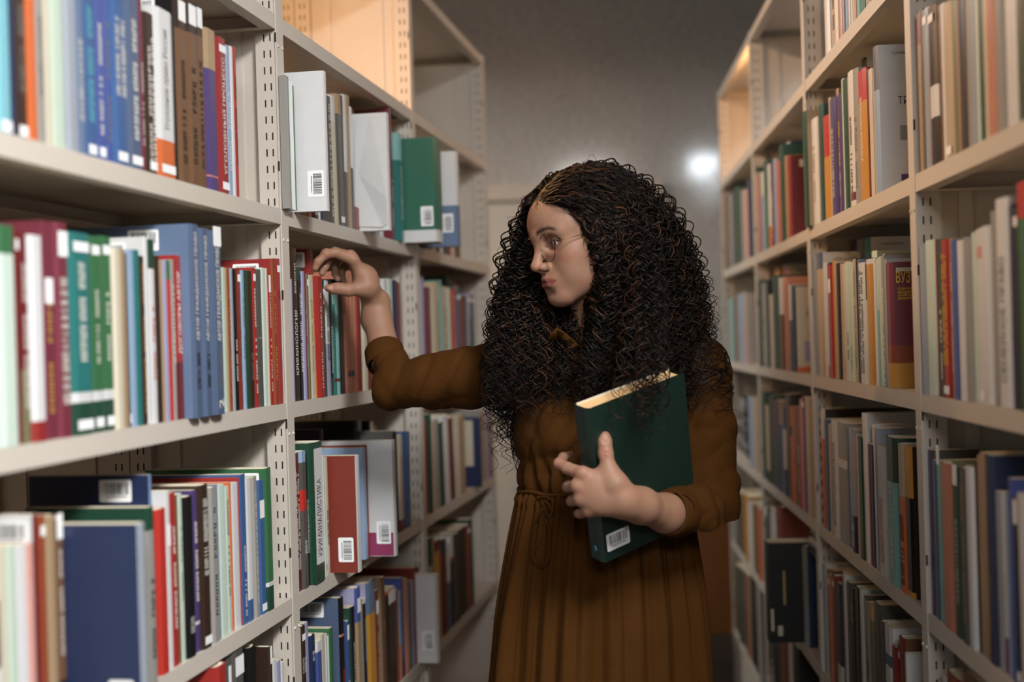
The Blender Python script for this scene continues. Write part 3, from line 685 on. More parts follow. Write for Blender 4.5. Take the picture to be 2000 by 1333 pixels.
# small parcel of folded papers and magazines, far right bookcase
for k in range(13):
    rr = random.Random(k)
    P0, ex, ey = cframe('R')
    z = lz('R', 'D') + .0006 + k * .0165
    M = cmat('R', -2.80 + rr.uniform(-.01, .01), .02 + rr.uniform(-.008, .008), z)
    r = empty('magazine', M)
    MB().box(0, .21, 0, .25, 0, .0006).build('cover', cm('dgrey' if k % 3 else 'grey'), r)
    MB().box(.001, .209, .001, .249, .0008, .0148).build('pages', cm(['grey', 'dgrey', 'grey', 'gb'][k % 4]), r)
    MB().box(0, .21, 0, .25, .0150, .0156).build('back_cover', cm('dgrey'), r)
    tag(r, ['%s magazine lying in the grey pile on fourth shelf of far right bookcase' % w_ for w_ in ('lowest', 'second lowest', 'third lowest', 'fourth lowest', 'fifth lowest', 'sixth lowest', 'middle', 'sixth highest', 'fifth highest', 'fourth highest', 'third highest', 'second highest', 'topmost')][k], 'magazine', 'magazines in a grey pile')

# loose folded jacket sheet leaning on the second white book
q_, _ = hit('L', 757, 300, -.060)
def on_s(px, py, q):
    P0, ex, ey = cframe('L'); d = ray(px, py); c = Vector((0, 0, H)); t = ((P0 + ex * q - c).dot(ex)) / d.dot(ex); return c + d * t
P_ = [on_s(693, 232, q_ - .002), on_s(722, 226, q_ - .003), on_s(741, 310, q_ - .010), on_s(754, 385, q_ - .012), on_s(757, 436, q_ - .006), on_s(748, 444, q_ - .003), on_s(693, 443, q_ - .002)]
r = empty('jacket_sheet', Matrix.Translation(P_[6])); inv = r.matrix_world.inverted()
mb = MB(); mb.v = [tuple(inv @ p) for p in P_]; cm_ = inv @ on_s(700, 340, q_ - .002); mb.v.append(tuple(cm_))
for k in range(7): mb.f.append([k, (k + 1) % 7, 7]); mb.mi.append(0)
o = mb.build('sheet', cm('W'), r); md = o.modifiers.new('t', 'SOLIDIFY'); md.thickness = .0005
tag(r, 'loose white paper sheet folded over the front of the second large white book', 'paper')
# ------------------------------------------------------------------ implicit surfaces
class SDF:
    def __init__(s, lo, hi, h):
        s.lo = np.array(lo, float); s.h = h
        s.n = np.ceil((np.array(hi) - s.lo) / h).astype(int) + 1
        s.ax = [(s.lo[i] + h * np.arange(s.n[i])).astype(np.float32) for i in range(3)]
        s.g = np.full(s.n, .05, np.float32)
    def _win(s, lo, hi):
        a = np.clip(np.floor((np.array(lo) - s.lo) / s.h).astype(int), 0, s.n); b = np.clip(np.ceil((np.array(hi) - s.lo) / s.h).astype(int) + 1, 0, s.n)
        return tuple(slice(i, j) for i, j in zip(a, b))
    def _pts(s, w):
        return (s.ax[0][w[0]][:, None, None], s.ax[1][w[1]][None, :, None], s.ax[2][w[2]][None, None, :])
    def _apply(s, w, d, k, mode):
        g = s.g[w]
        if g.size == 0: return
        if mode == '+':
            if k > 0:
                hh = np.clip(.5 + .5 * (g - d) / k, 0, 1); s.g[w] = g * (1 - hh) + d * hh - k * hh * (1 - hh)
            else: s.g[w] = np.minimum(g, d)
        else:
            d = -d
            if k > 0:
                hh = np.clip(.5 - .5 * (g - d) / k, 0, 1); s.g[w] = g * (1 - hh) + d * hh + k * hh * (1 - hh)
            else: s.g[w] = np.maximum(g, d)
    def cap(s, a, b, ra, rb=None, k=.01, mode='+'):
        rb = ra if rb is None else rb
        a = np.array(a, float); b = np.array(b, float); m = max(ra, rb) + k + .012
        w = s._win(np.minimum(a, b) - m, np.maximum(a, b) + m); X, Y, Z = s._pts(w)
        ab = b - a; L = max(1e-9, float(ab @ ab))
        t = np.clip(((X - a[0]) * ab[0] + (Y - a[1]) * ab[1] + (Z - a[2]) * ab[2]) / L, 0, 1)
        d = np.sqrt((X - a[0] - t * ab[0]) ** 2 + (Y - a[1] - t * ab[1]) ** 2 + (Z - a[2] - t * ab[2]) ** 2) - (ra + (rb - ra) * t)
        s._apply(w, d, k, mode); return s
    def chain(s, pts, rs, k=.01):
        for i in range(len(pts) - 1): s.cap(pts[i], pts[i + 1], rs[i], rs[i + 1], k)
        return s
    def ell(s, c, r, k=.01, R=None, mode='+'):
        c = np.array(c, float); r = np.array(r, float); m = max(r) + k + .012
        w = s._win(c - m, c + m); X, Y, Z = s._pts(w); X = X - c[0]; Y = Y - c[1]; Z = Z - c[2]
        if R is not None:
            R = np.array(R)   # rows: local axes
            X, Y, Z = (R[0][0] * X + R[0][1] * Y + R[0][2] * Z, R[1][0] * X + R[1][1] * Y + R[1][2] * Z, R[2][0] * X + R[2][1] * Y + R[2][2] * Z)
        k0 = np.sqrt((X / r[0]) ** 2 + (Y / r[1]) ** 2 + (Z / r[2]) ** 2)
        k1 = np.sqrt((X / r[0] ** 2) ** 2 + (Y / r[1] ** 2) ** 2 + (Z / r[2] ** 2) ** 2) + 1e-6
        s._apply(w, k0 * (k0 - 1) / k1, k, mode); return s
    def mesh(s):
        g = s.g; ins = g < 0; n = s.n - 1
        c = np.zeros(tuple(n) + (3,), np.float32); cnt = np.zeros(tuple(n), np.float32)
        offs = [(0, 0), (0, 1), (1, 0), (1, 1)]
        for ax in range(3):
            o1, o2 = [a for a in range(3) if a != ax]
            sl0 = [slice(None)] * 3; sl1 = [slice(None)] * 3; sl0[ax] = slice(0, -1); sl1[ax] = slice(1, None)
            a, b = g[tuple(sl0)], g[tuple(sl1)]
            x = (a < 0) != (b < 0)
            t = np.where(x, a / np.where(x, a - b, 1), 0)
            for (u, v) in offs:
                sl = [None] * 3; sl[ax] = slice(0, n[ax]); sl[o1] = slice(u, u + n[o1]); sl[o2] = slice(v, v + n[o2])
                xx = x[tuple(sl)]; tt = t[tuple(sl)]
                cnt += xx; c[..., ax] += np.where(xx, tt, 0); c[..., o1] += xx * u; c[..., o2] += xx * v
        m = cnt > 0; idx = np.full(tuple(n), -1, np.int64); idx[m] = np.arange(m.sum())
        ijk = np.argwhere(m); V = (ijk + c[m] / cnt[m][:, None]) * s.h + s.lo
        Fs = []
        for ax in range(3):
            o1, o2 = [(1, 2), (2, 0), (0, 1)][ax]
            sl0 = [slice(1, -1)] * 3; sl1 = [slice(1, -1)] * 3; sl0[ax] = slice(0, -1); sl1[ax] = slice(1, None)
            a, b = ins[tuple(sl0)], ins[tuple(sl1)]
            e = np.argwhere(a != b)
            if len(e) == 0: continue
            flip = a[tuple(e.T)]
            base = e + 1; base[:, ax] = e[:, ax]
            def cell(d1, d2):
                q = base.copy(); q[:, o1] += d1; q[:, o2] += d2
                return idx[tuple(q.T)]
            Q = np.stack([cell(-1, -1), cell(0, -1), cell(0, 0), cell(-1, 0)], 1)
            Q[~flip] = Q[~flip][:, ::-1]
            Fs.append(Q)
        Fq = np.concatenate(Fs); Fq = Fq[(Fq >= 0).all(1)]
        return V, Fq
def biggest(V, Fq):
    n = len(V); lab = np.arange(n)
    while True:
        m = lab[Fq].min(1); new = lab.copy()
        for k in range(4): np.minimum.at(new, Fq[:, k], m)
        new = new[new]
        if (new == lab).all(): break
        lab = new
    keep = lab == np.bincount(lab).argmax(); idx = np.cumsum(keep) - 1
    return V[keep], idx[Fq[keep[Fq].all(1)]]
def relax(V, Fq, it=2, lam=.5):
    """light Laplacian smoothing"""
    E = np.concatenate([Fq[:, [0, 1]], Fq[:, [1, 2]], Fq[:, [2, 3]], Fq[:, [3, 0]]])
    n = len(V)
    for _ in range(it):
        A = np.zeros((n, 3)); c = np.zeros(n)
        for j in range(3):
            A[:, j] = np.bincount(E[:, 0], V[E[:, 1], j], n) + np.bincount(E[:, 1], V[E[:, 0], j], n)
        c = np.bincount(E[:, 0], minlength=n) + np.bincount(E[:, 1], minlength=n)
        V = V + lam * (A / np.maximum(c, 1)[:, None] - V)
    return V
def np_mesh(name, V, Fq, mats, parent=None, col=None, smooth=True, mi=None):
    me = bpy.data.meshes.new(name); V = np.asarray(V, np.float32); Fq = np.asarray(Fq, np.int32)
    me.vertices.add(len(V)); me.vertices.foreach_set('co', V.ravel())
    k = Fq.shape[1]
    me.loops.add(len(Fq) * k); me.loops.foreach_set('vertex_index', Fq.ravel())
    me.polygons.add(len(Fq)); me.polygons.foreach_set('loop_start', np.arange(0, len(Fq) * k, k, dtype=np.int32))
    me.polygons.foreach_set('use_smooth', np.full(len(Fq), smooth))
    for m in (mats if isinstance(mats, list) else [mats]): me.materials.append(m)
    if mi is not None: me.polygons.foreach_set('material_index', mi)
    me.update(calc_edges=True); me.validate()
    if col is not None:
        a = me.color_attributes.new('tint', 'FLOAT_COLOR', 'POINT'); a.data.foreach_set('color', np.concatenate([col, np.ones((len(col), 1))], 1).astype(np.float32).ravel())
    o = bpy.data.objects.new(name, me); C.objects.link(o)
    if parent: o.parent = parent
    return o
# ------------------------------------------------------------------ the woman
def skin_material():
    m = bpy.data.materials.new('skin'); m.use_nodes = True; nt = m.node_tree; b = nt.nodes['Principled BSDF']
    at_ = nt.nodes.new('ShaderNodeAttribute'); at_.attribute_name = 'tint'
    tc = nt.nodes.new('ShaderNodeTexCoord')
    n = nt.nodes.new('ShaderNodeTexNoise'); n.inputs['Scale'].default_value = 60; n.inputs['Detail'].default_value = 5
    nt.links.new(tc.outputs['Object'], n.inputs['Vector'])
    mx = nt.nodes.new('ShaderNodeMix'); mx.data_type = 'RGBA'; mx.blend_type = 'OVERLAY'; mx.inputs[0].default_value = .16
    nt.links.new(at_.outputs['Color'], mx.inputs[6]); nt.links.new(n.outputs[1], mx.inputs[7])
    hs = nt.nodes.new('ShaderNodeHueSaturation'); nt.links.new(mx.outputs[2], hs.inputs['Color']); nt.links.new(hs.outputs[0], b.inputs['Base Color'])
    b.inputs['Roughness'].default_value = .56; b.inputs['Specular IOR Level'].default_value = .36
    b.inputs['Subsurface Weight'].default_value = .12; b.inputs['Subsurface Radius'].default_value = (.012, .005, .003); b.inputs['Subsurface Scale'].default_value = .6
    n2 = nt.nodes.new('ShaderNodeTexNoise'); n2.inputs['Scale'].default_value = 900
    nt.links.new(tc.outputs['Object'], n2.inputs['Vector'])
    bp = nt.nodes.new('ShaderNodeBump'); bp.inputs['Strength'].default_value = .12; bp.inputs['Distance'].default_value = .0006
    nt.links.new(n2.outputs[0], bp.inputs['Height']); nt.links.new(bp.outputs[0], b.inputs['Normal'])
    return m
M_SKIN = skin_material()
SKIN = np.array(lin((140, 105, 85)))
person = empty('person', Matrix.Translation((.17, 2.36, 0)))
tag(person, 'woman with long dark curly hair in a brown dress reaching for a book, holding another', 'person')
def pchild(o): o.parent = person; o.matrix_parent_inverse = person.matrix_world.inverted(); return o
# head frame: forward, her left, up (solved from the photo: turned 63 degrees, bowed 12)
YAW, PITCH, ROLL = 1.10, .2008, .0436
hf = Vector((-math.sin(YAW) * math.cos(PITCH), -math.cos(YAW) * math.cos(PITCH), -math.sin(PITCH)))
l0 = Vector((math.cos(YAW), -math.sin(YAW), 0)); u0 = hf.cross(l0)
hl = l0 * math.cos(ROLL) + u0 * math.sin(ROLL); hu = -l0 * math.sin(ROLL) + u0 * math.cos(ROLL)
HEAD = Vector((.1296, 2.30, .1791 + H))
HM = Matrix(((hf.x, hl.x, hu.x, HEAD.x), (hf.y, hl.y, hu.y, HEAD.y), (hf.z, hl.z, hu.z, HEAD.z), (0, 0, 0, 1)))
HMi = HM.inverted()
def h2w(V): return np.asarray(V) @ np.array(HM.to_3x3()).T + np.array(HEAD)
mm = .001
def P(f, l, u): return (f * mm, l * mm, u * mm)
def build_head():
    s = SDF((-.125, -.095, -.21), (.130, .095, .125), .00155)
    s.ell(P(-10, 0, 30), P(95, 75, 82), 0)
    s.ell(P(22, 0, -14), P(64, 61, 80), .02)                    # face mass
    s.ell(P(45, 0, 30), P(43, 58, 46), .03)                     # forehead
    s.ell(P(36, 0, -66), P(48, 38, 38), .02)                    # jaw block
    for sd in (-1, 1):
        s.cap(P(8, 54 * sd, -58), P(66, 17 * sd, -93), .013, .014, .028)      # jaw line
        s.cap(P(4, 60 * sd, -10), P(8, 54 * sd, -58), .011, .013, .024)
        s.ell(P(48, 43 * sd, -24), P(22, 18, 17), .022)          # cheekbone
        s.ell(P(52, 33 * sd, -52), P(23, 20, 24), .022)          # cheek
        s.ell(P(-4, 68 * sd, -10), P(18, 7, 30), .006)           # ear
    s.ell(P(72, 0, -96), P(18, 20, 14), .014)                   # chin
    s.ell(P(73, 0, -66), P(22, 25, 22), .016)                   # muzzle
    for sd in (-1, 1):
        s.cap(P(83, 9 * sd, 17), P(67, 45 * sd, 17), .0085, .0065, .012)       # brow ridge
        s.ell(P(85, 29 * sd, -1), P(17, 18, 13.5), .010, mode='-')            # eye socket
    s.cap(P(86, 0, 12), P(86, 0, -2), .0095, .0085, .014)
    s.cap(P(85, 0, 4), P(102, 0, -32), .0068, .0095, .008)       # bridge of the nose
    s.ell(P(104, 0, -35), P(10, 10, 8.5), .005)                 # tip
    for sd in (-1, 1):
        s.ell(P(93, 12 * sd, -38), P(12, 6.2, 7.5), .004)        # wing
        s.ell(P(98, 6.2 * sd, -45.5), P(5.5, 3, 3.2), .002, mode='-')         # nostril
    s.cap(P(101, 0, -40), P(91, 0, -48), .0045, .005, .004)
    s.ell(P(93, 0, -54), P(3, 2.8, 7), .004, mode='-')          # philtrum
    for sd in (-1, 1):
        s.cap(P(92.5, 4.5 * sd, -59), P(76, 24 * sd, -66), .0045, .0018, .0045)   # upper lip
    s.cap(P(90.5, -8, -71), P(90.5, 8, -71), .0052, .0052, .004)
    for sd in (-1, 1): s.cap(P(90, 8 * sd, -71), P(77, 23 * sd, -67), .0052, .0016, .005)
    for sd in (-1, 1):
        s.cap(P(97, 0, -65), P(89, 12 * sd, -65), .0013, .0013, .0015, mode='-')     # mouth line
        s.cap(P(89.5, 12 * sd, -65), P(77, 25 * sd, -67), .0013, .0011, .0015, mode='-')
    s.ell(P(98, 0, -83.5), P(9, 17, 5.5), .012, mode='-')        # below the lower lip
    for sd in (-1, 1):                                          # lids round the eyeball, opened
        c = (67.5, 30 * sd, -1)
        s.ell(P(*c), P(13.6, 14.6, 13.2), .004)
        s.ell(P(82, 31.5 * sd, -2.2), P(10, 13.4, 4.7), .0014, mode='-')
        s.cap(P(81, 18 * sd, 4.6), P(70, 46 * sd, 2.5), .0016, .0012, .003, mode='-')   # lid crease
    # neck
    cn = np.array(HMi @ Vector((.165, 2.40, 1.30)))
    s.cap(P(-22, 0, -40), cn, .052, .056, .02)
    s.cap(P(-4, 0, -70), np.array(HMi @ Vector((.145, 2.365, 1.32))), .036, .040, .02)
    V, Fq = biggest(*s.mesh()); V = relax(V, Fq, 2, .45)
    f, l, u = V[:, 0] * 1000, V[:, 1] * 1000, V[:, 2] * 1000
    col = np.tile(SKIN, (len(V), 1))
    def blend(c, wgt): nonlocal col; col = col * (1 - wgt[:, None]) + np.array(lin(c)) * wgt[:, None]
    def gauss(c, r): return np.exp(-(((f - c[0]) / r[0]) ** 2 + ((np.abs(l) - c[1]) / r[1]) ** 2 + ((u - c[2]) / r[2]) ** 2))
    blend((160, 92, 74), .40 * gauss((60, 40, -30), (30, 20, 16)))
    blend((156, 88, 70), .35 * gauss((104, 0, -36), (14, 14, 10)))
    # lips
    al = np.abs(l)
    up_ = -57.0 - .00 * al - .012 * al ** 1.9 * .6; cup = np.where(al < 5, (5 - al) * .25, 0)
    top = -55.6 - cup - (al / 27) ** 2 * 8.2; bot = -77.3 + (al / 27) ** 2 * 11.5
    wl = np.clip((top - u) / 1.6, 0, 1) * np.clip((u - bot) / 1.6, 0, 1) * np.clip((27 - al) / 2, 0, 1) * (f > 70)
    blend((120, 58, 48), .72 * wl)
    blend((84, 30, 30), .8 * np.exp(-((u + 65) / 1.3) ** 2) * np.clip((26 - al) / 2, 0, 1) * (f > 74))
    # brows, lash line
    bu = 19.5 + 5.5 * np.sin(np.clip((al - 8) / 42, 0, 1) * 2.3) - np.clip((al - 38) / 12, 0, 1) * 4
    wb = np.exp(-((u - bu) / np.where(al < 30, 5.0, 3.2)) ** 2) * np.clip((al - 9) / 5, 0, 1) * np.clip((52 - al) / 6, 0, 1) * (f > 50)
    blend((20, 12, 9), .97 * wb)
    blend((96, 60, 46), .35 * gauss((76, 31, 5), (16, 18, 7)))
    el = ((al - 31.5) / 14.7) ** 2 + ((u + 2.2) / 6.0) ** 2
    blend((24, 15, 12), .95 * np.exp(-((el - 1.05) / .34) ** 2) * (f > 60) * (u > -2.5))
    blend((86, 50, 40), .4 * np.exp(-((el - 1) / .3) ** 2) * (f > 60) * (u <= -2.5))
    hl_ = np.where(u < -25, -12, 17 + .62 * (u + 25)); blend((20, 14, 11), np.clip((hl_ - f) / 7, 0, 1) * (u > -70))
    return h2w(V), Fq, col
def hand_tint(V, nails, base=SKIN):
    col = np.tile(base, (len(V), 1))
    for (c, r) in nails:
        wgt = np.clip(1.3 - np.linalg.norm((V - np.array(c)) / r, axis=1), 0, 1)[:, None]
        col = col * (1 - wgt * .6) + np.array(lin((196, 150, 134))) * wgt * .6
    return col
def v(p): return np.array(p)
# joints of the reaching arm (her right) and of the arm round the book (her left)
RS, RE, RW = at(1015, 735, 2.40), at(778, 757, 2.50), at(733, 590, 2.60)
LS, LE, LW = at(1362, 720, 2.36), at(1385, 1000, 2.32), at(1228, 982, 2.075)
def build_rhand():
    pts = [at(*q) for q in ((600, 470, 2.6), (800, 760, 2.45))]
    lo = np.array([at(590, 800, 2.4).x, 2.40, at(700, 790, 2.5).z]); hi = np.array([at(800, 700, 2.65).x, 2.70, at(700, 465, 2.6).z])
    s = SDF(lo, hi, .0016)
    A = lambda x, y, Y: np.array(at(x, y, Y))
    el = v(RE); wr = A(735, 596, 2.60)
    s.cap(A(755, 705, 2.553), A(738, 625, 2.59), .0310, .0275, .01)
    s.cap(A(738, 630, 2.59), wr, .0275, .0255, .01)
    s.cap(A(730, 625, 2.60), A(735, 590, 2.60), .024, .026, .015)
    # palm and back of the hand
    mi, mm_, mr, mp = A(690, 508, 2.545), A(686, 502, 2.566), A(690, 507, 2.588), A(698, 520, 2.608)
    for m_, r0, r1 in ((mi, .0165, .0118), (mm_, .017, .0115), (mr, .0165, .011), (mp, .0145, .0105)):
        s.cap(wr + (m_ - wr) * .12, m_, r0, r1, .013)
    s.ell(A(716, 548, 2.575), (.024, .034, .030), .014)
    # index
    s.chain([mi, A(655, 494, 2.528), A(637, 497, 2.520), A(621, 512, 2.515), A(616, 524, 2.514)], [.0112, .0095, .0090, .0080, .0066], .004)
    s.ell(A(684, 497, 2.545), (.010, .010, .009), .008)
    s.ell(A(637, 495, 2.520), (.0092, .0092, .0090), .005)
    # middle, reaching down between the books
    s.chain([mm_, A(654, 492, 2.560), A(646, 500, 2.552), A(634, 522, 2.545), A(629, 534, 2.543)], [.0112, .0092, .0089, .0078, .0064], .003)
    # ring and little finger curled
    s.chain([mr, A(661, 502, 2.596), A(653, 517, 2.594), A(655, 535, 2.590), A(660, 545, 2.586)], [.0105, .0088, .0082, .0074, .0062], .003)
    s.chain([mp, A(677, 515, 2.618), A(668, 528, 2.618), A(668, 542, 2.612), A(672, 550, 2.606)], [.0098, .0080, .0074, .0066, .0056], .003)
    # thumb
    s.chain([A(733, 582, 2.585), A(712, 563, 2.556), A(680, 567, 2.535), A(660, 564, 2.530), A(641, 563, 2.528)], [.018, .0165, .0108, .0098, .0074], .010)
    s.ell(A(716, 560, 2.562), (.022, .018, .016), .016)
    s.ell(A(652, 565, 2.529), (.0105, .0098, .0096), .004)
    # nail recess on the thumb
    s.ell(A(645, 563, 2.517), (.0078, .0030, .0062), .0012, mode='-')
    s.ell(A(645.5, 563.3, 2.5205), (.0066, .0026, .0052), .0006)
    # creases
    for (x, y) in ((668, 553), (671, 580)): pass
    s.cap(A(664, 557, 2.521), A(664, 574, 2.521), .0008, .0008, .002, mode='-')
    V, Fq = biggest(*s.mesh()); V = relax(V, Fq, 2, .4)
    col = hand_tint(V, [(A(645, 563, 2.519), np.array([.0075, .008, .006]))])
    for c, r in ((A(637, 495, 2.515), .010), (A(684, 495, 2.54), .012), (A(620, 516, 2.512), .010), (A(652, 565, 2.52), .008)):
        wgt = np.exp(-(np.linalg.norm(V - c, axis=1) / r) ** 2)[:, None] * .3
        col = col * (1 - wgt) + np.array(lin((168, 106, 88))) * wgt
    return V, Fq, col
def build_lhand():
    A = lambda x, y, Y: np.array(at(x, y, Y))
    s = SDF(A(1060, 1080, 2.0) * [1, 0, 1] + [0, 1.93, 0], A(1360, 820, 2.2) * [1, 0, 1] + [0, 2.26, 0], .0016)
    wr = A(1222, 984, 2.068)
    s.chain([A(1340, 1004, 2.200), A(1300, 1003, 2.145), A(1255, 990, 2.095), wr], [.026, .0310, .0265, .0245], .012)
    s.cap(A(1250, 985, 2.088), A(1215, 975, 2.06), .026, .024, .014)
    mi, mm_, mr, mp = A(1138, 926, 2.062), A(1128, 950, 2.064), A(1134, 976, 2.066), A(1150, 998, 2.070)
    for m_, r0, r1 in ((mi, .0165, .0112), (mm_, .017, .0108), (mr, .0165, .0104), (mp, .0145, .0098)):
        s.cap(wr + (m_ - wr) * .1, m_, r0, r1, .013)
    s.ell(A(1180, 962, 2.058), (.038, .016, .034), .014)
    # index, bent behind the spine
    s.chain([mi, A(1108, 915, 2.082), A(1092, 906, 2.098), A(1100, 894, 2.130), A(1112, 889, 2.146)], [.0112, .0095, .0088, .0078, .0066], .004)
    s.chain([mm_, A(1112, 950, 2.090), A(1108, 952, 2.112), A(1120, 948, 2.142), A(1136, 946, 2.158)], [.0108, .0094, .0086, .0078, .0066], .003)
    s.chain([mr, A(1119, 978, 2.092), A(1116, 980, 2.114), A(1128, 976, 2.142), A(1142, 974, 2.158)], [.0104, .0090, .0082, .0074, .0062], .003)
    s.chain([mp, A(1134, 1003, 2.092), A(1130, 1004, 2.110), A(1140, 1002, 2.134), A(1150, 1000, 2.146)], [.0096, .0082, .0074, .0066, .0056], .003)
    for m_ in (mi, mm_, mr, mp): s.ell(m_ + np.array([0, -.004, .001]), (.0095, .0090, .0090), .008)
    # thumb on the cover
    s.chain([A(1222, 972, 2.062), A(1202, 944, 2.056), A(1188, 915, 2.062), A(1183, 885, 2.066), A(1181, 862, 2.070), A(1181, 852, 2.072)], [.019, .0175, .0118, .0100, .0098, .0072], .010)
    s.cap(A(1160, 935, 2.066), A(1190, 930, 2.062), .010, .012, .014)     # web
    s.ell(A(1182, 888, 2.066), (.0105, .0098, .0105), .005)
    s.ell(A(1181.5, 857, 2.0585), (.0064, .0028, .0086), .0012, mode='-')
    s.ell(A(1181.5, 857, 2.0615), (.0054, .0024, .0074), .0006)
    for y_ in (884, 888, 892): s.cap(A(1175, y_, 2.0545), A(1190, y_ + 1, 2.0545), .0006, .0006, .0012, mode='-')
    V, Fq = biggest(*s.mesh()); V = relax(V, Fq, 2, .4)
    col = hand_tint(V, [(A(1181.5, 857, 2.060), np.array([.0062, .008, .0085]))])
    for m_ in (mi, mm_, mr, mp, A(1092, 906, 2.09), A(1182, 888, 2.06)):
        wgt = np.exp(-(np.linalg.norm(V - m_, axis=1) / .013) ** 2)[:, None] * .35
        col = col * (1 - wgt) + np.array(lin((166, 104, 88))) * wgt
    return V, Fq, col
def build_trunk():
    s = SDF((-.25, 2.18, .02), (.58, 2.62, 1.42), .009)
    s.ell((.165, 2.40, 1.16), (.145, .095, .17), 0); s.ell((.165, 2.38, .90), (.15, .10, .14), .05)
    s.cap((.163, 2.39, 1.40), (.165, 2.40, 1.24), .054, .062, .03)
    s.cap((.165, 2.40, 1.285), v(RS) * .98 + v((.165, 2.4, 1.285)) * .02, .04, .042, .03); s.cap((.165, 2.40, 1.285), v(LS), .04, .042, .03)
    s.chain([v(RS), v(at(925, 738, 2.44)), v(at(850, 745, 2.47)), v(at(772, 750, 2.50)), v(at(750, 690, 2.56))], [.038, .036, .034, .031, .031], .02)
    s.chain([v(LS), v(at(1378, 850, 2.36)), v(at(1386, 955, 2.33)), v(at(1376, 1000, 2.295)), v(at(1345, 1004, 2.215)), v(at(1318, 1003, 2.165))], [.038, .036, .034, .032, .027, .024], .02)
    for sd in (-1, 1): s.chain([(.165 + .08 * sd, 2.40, .85), (.165 + .075 * sd, 2.39, .48), (.165 + .07 * sd, 2.43, .09)], [.08, .055, .036], .02)
    for sd in (-1, 1): s.chain([(.165 + .07 * sd, 2.43, .07), (.155 + .07 * sd, 2.34, .04), (.150 + .07 * sd, 2.25, .035)], [.034, .03, .022], .015)
    V, Fq = biggest(*s.mesh()); V = relax(V, Fq, 1)
    return V, Fq, np.tile(SKIN, (len(V), 1))
parts = [build_head(), build_rhand(), build_lhand(), build_trunk()]
off = 0; VV, FF, CC = [], [], []
for (a, b, c) in parts: VV.append(a); FF.append(b + off); CC.append(c); off += len(a)
body = np_mesh('body', np.concatenate(VV), np.concatenate(FF), M_SKIN, None, np.concatenate(CC)); pchild(body)

# eyes
M_EYE = mat('eye_white', (200, 190, 182), .06, .02, spec=.6); M_IRIS = mat('iris_brown', (40, 24, 16), .05, .2, 400, spec=.7)
for sd in (1, -1):
    mb = MB(); cen = HM @ Vector(P(67.5, 30.5 * sd, -1)); look = (hf * .93 + hl * (.06) - hu * .16).normalized()
    t1 = look.orthogonal().normalized(); t2 = look.cross(t1); n1, n2 = 20, 28; R_ = .0121
    for i in range(n1 + 1):
        a = PI * i / n1
        for j in range(n2):
            b = 2 * PI * j / n2; mb.v.append(tuple(cen + (look * math.cos(a) + (t1 * math.cos(b) + t2 * math.sin(b)) * math.sin(a)) * R_ * (1.0 if a > .5 else 1.03)))
    for i in range(n1):
        for j in range(n2):
            mb.f.append([i * n2 + j, (i + 1) * n2 + j, (i + 1) * n2 + (j + 1) % n2, i * n2 + (j + 1) % n2]); mb.mi.append(1 if i < 4 else 0)
    pchild(mb.build('eye', [M_EYE, M_IRIS], None, True))

for sd in (1, -1):
    mb = MB()
    for k in range(22):
        q = -1 + 2 * k / 21; l_ = 31.5 + 13 * q; u_ = -2.2 + 5.1 * math.sqrt(max(0, 1 - q * q)); f_ = 80.6 - 5.5 * (q * .5 + .5) ** 2 * 1.6
        mb.tube([HM @ Vector(P(f_, l_ * sd, u_)), HM @ Vector(P(f_ + 3.5, (l_ + 1.2 * q) * sd, u_ - .6)), HM @ Vector(P(f_ + 6.2, (l_ + 3.2 * q) * sd, u_ + .4))], [.00028, .0002, .00006], 4)
    pchild(mb.build('eyelashes', mat('lash_black', (14, 10, 9), .6, .02)))
# round wire glasses
M_WIRE = mat('glasses_wire', (92, 70, 50), .25, .02, metal=.9)
M_LENS = bpy.data.materials.new('lens_glass'); M_LENS.use_nodes = True
_nt = M_LENS.node_tree; _nt.nodes.remove(_nt.nodes['Principled BSDF'])
_t = _nt.nodes.new('ShaderNodeBsdfTransparent'); _g = _nt.nodes.new('ShaderNodeBsdfGlossy'); _g.inputs['Roughness'].default_value = .03
_m = _nt.nodes.new('ShaderNodeMixShader'); _m.inputs[0].default_value = .06
_nt.links.new(_t.outputs[0], _m.inputs[1]); _nt.links.new(_g.outputs[0], _m.inputs[2]); _nt.links.new(_m.outputs[0], _nt.nodes['Material Output'].inputs[0])
gl = empty('eyeglasses', Matrix.Identity(4)); pchild(gl)
def gp(f, l, u): return HM @ Vector(P(f, l, u))
def gadd(mb, name, m, smooth=True):
    o = mb.build(name, m, None, smooth); o.parent = gl; o.matrix_parent_inverse = gl.matrix_world.inverted()
bpy.context.view_layer.update()
for sd in (1, -1):
    ring = [gp(93 - .0016 * (l_ * l_) * .55 * (1 if True else 0), sd * (32 + l_), u_) for l_, u_ in [(25.5 * math.cos(2 * PI * k / 40), -8 + 24.5 * math.sin(2 * PI * k / 40) - (.0 if math.sin(2 * PI * k / 40) > 0 else -1.0)) for k in range(41)]]
    gadd(MB().tube(ring, .0007, 6, cap=False), 'rim', M_WIRE)
    b = MB(); b.v = [tuple(gp(92.6, 32 * sd, -8))] + [tuple(p) for p in ring[:-1]]; b.f = [[0, k, k % 40 + 1] for k in range(1, 41)]; b.mi = [0] * 40
    gadd(b, 'lens', M_LENS)
    gadd(MB().tube([gp(92.4, 57 * sd, -2), gp(88, 63 * sd, 0), gp(78, 70 * sd, 1), gp(40, 73 * sd, 1), gp(8, 74 * sd, 0), gp(-10, 74 * sd, -12)], .0008, 6), 'temple', M_WIRE)
    gadd(MB().tube([gp(93, 10.5 * sd, -8), gp(91, 9 * sd, -12), gp(88, 8.5 * sd, -16)], .0011, 6), 'nose_pad', M_WIRE)
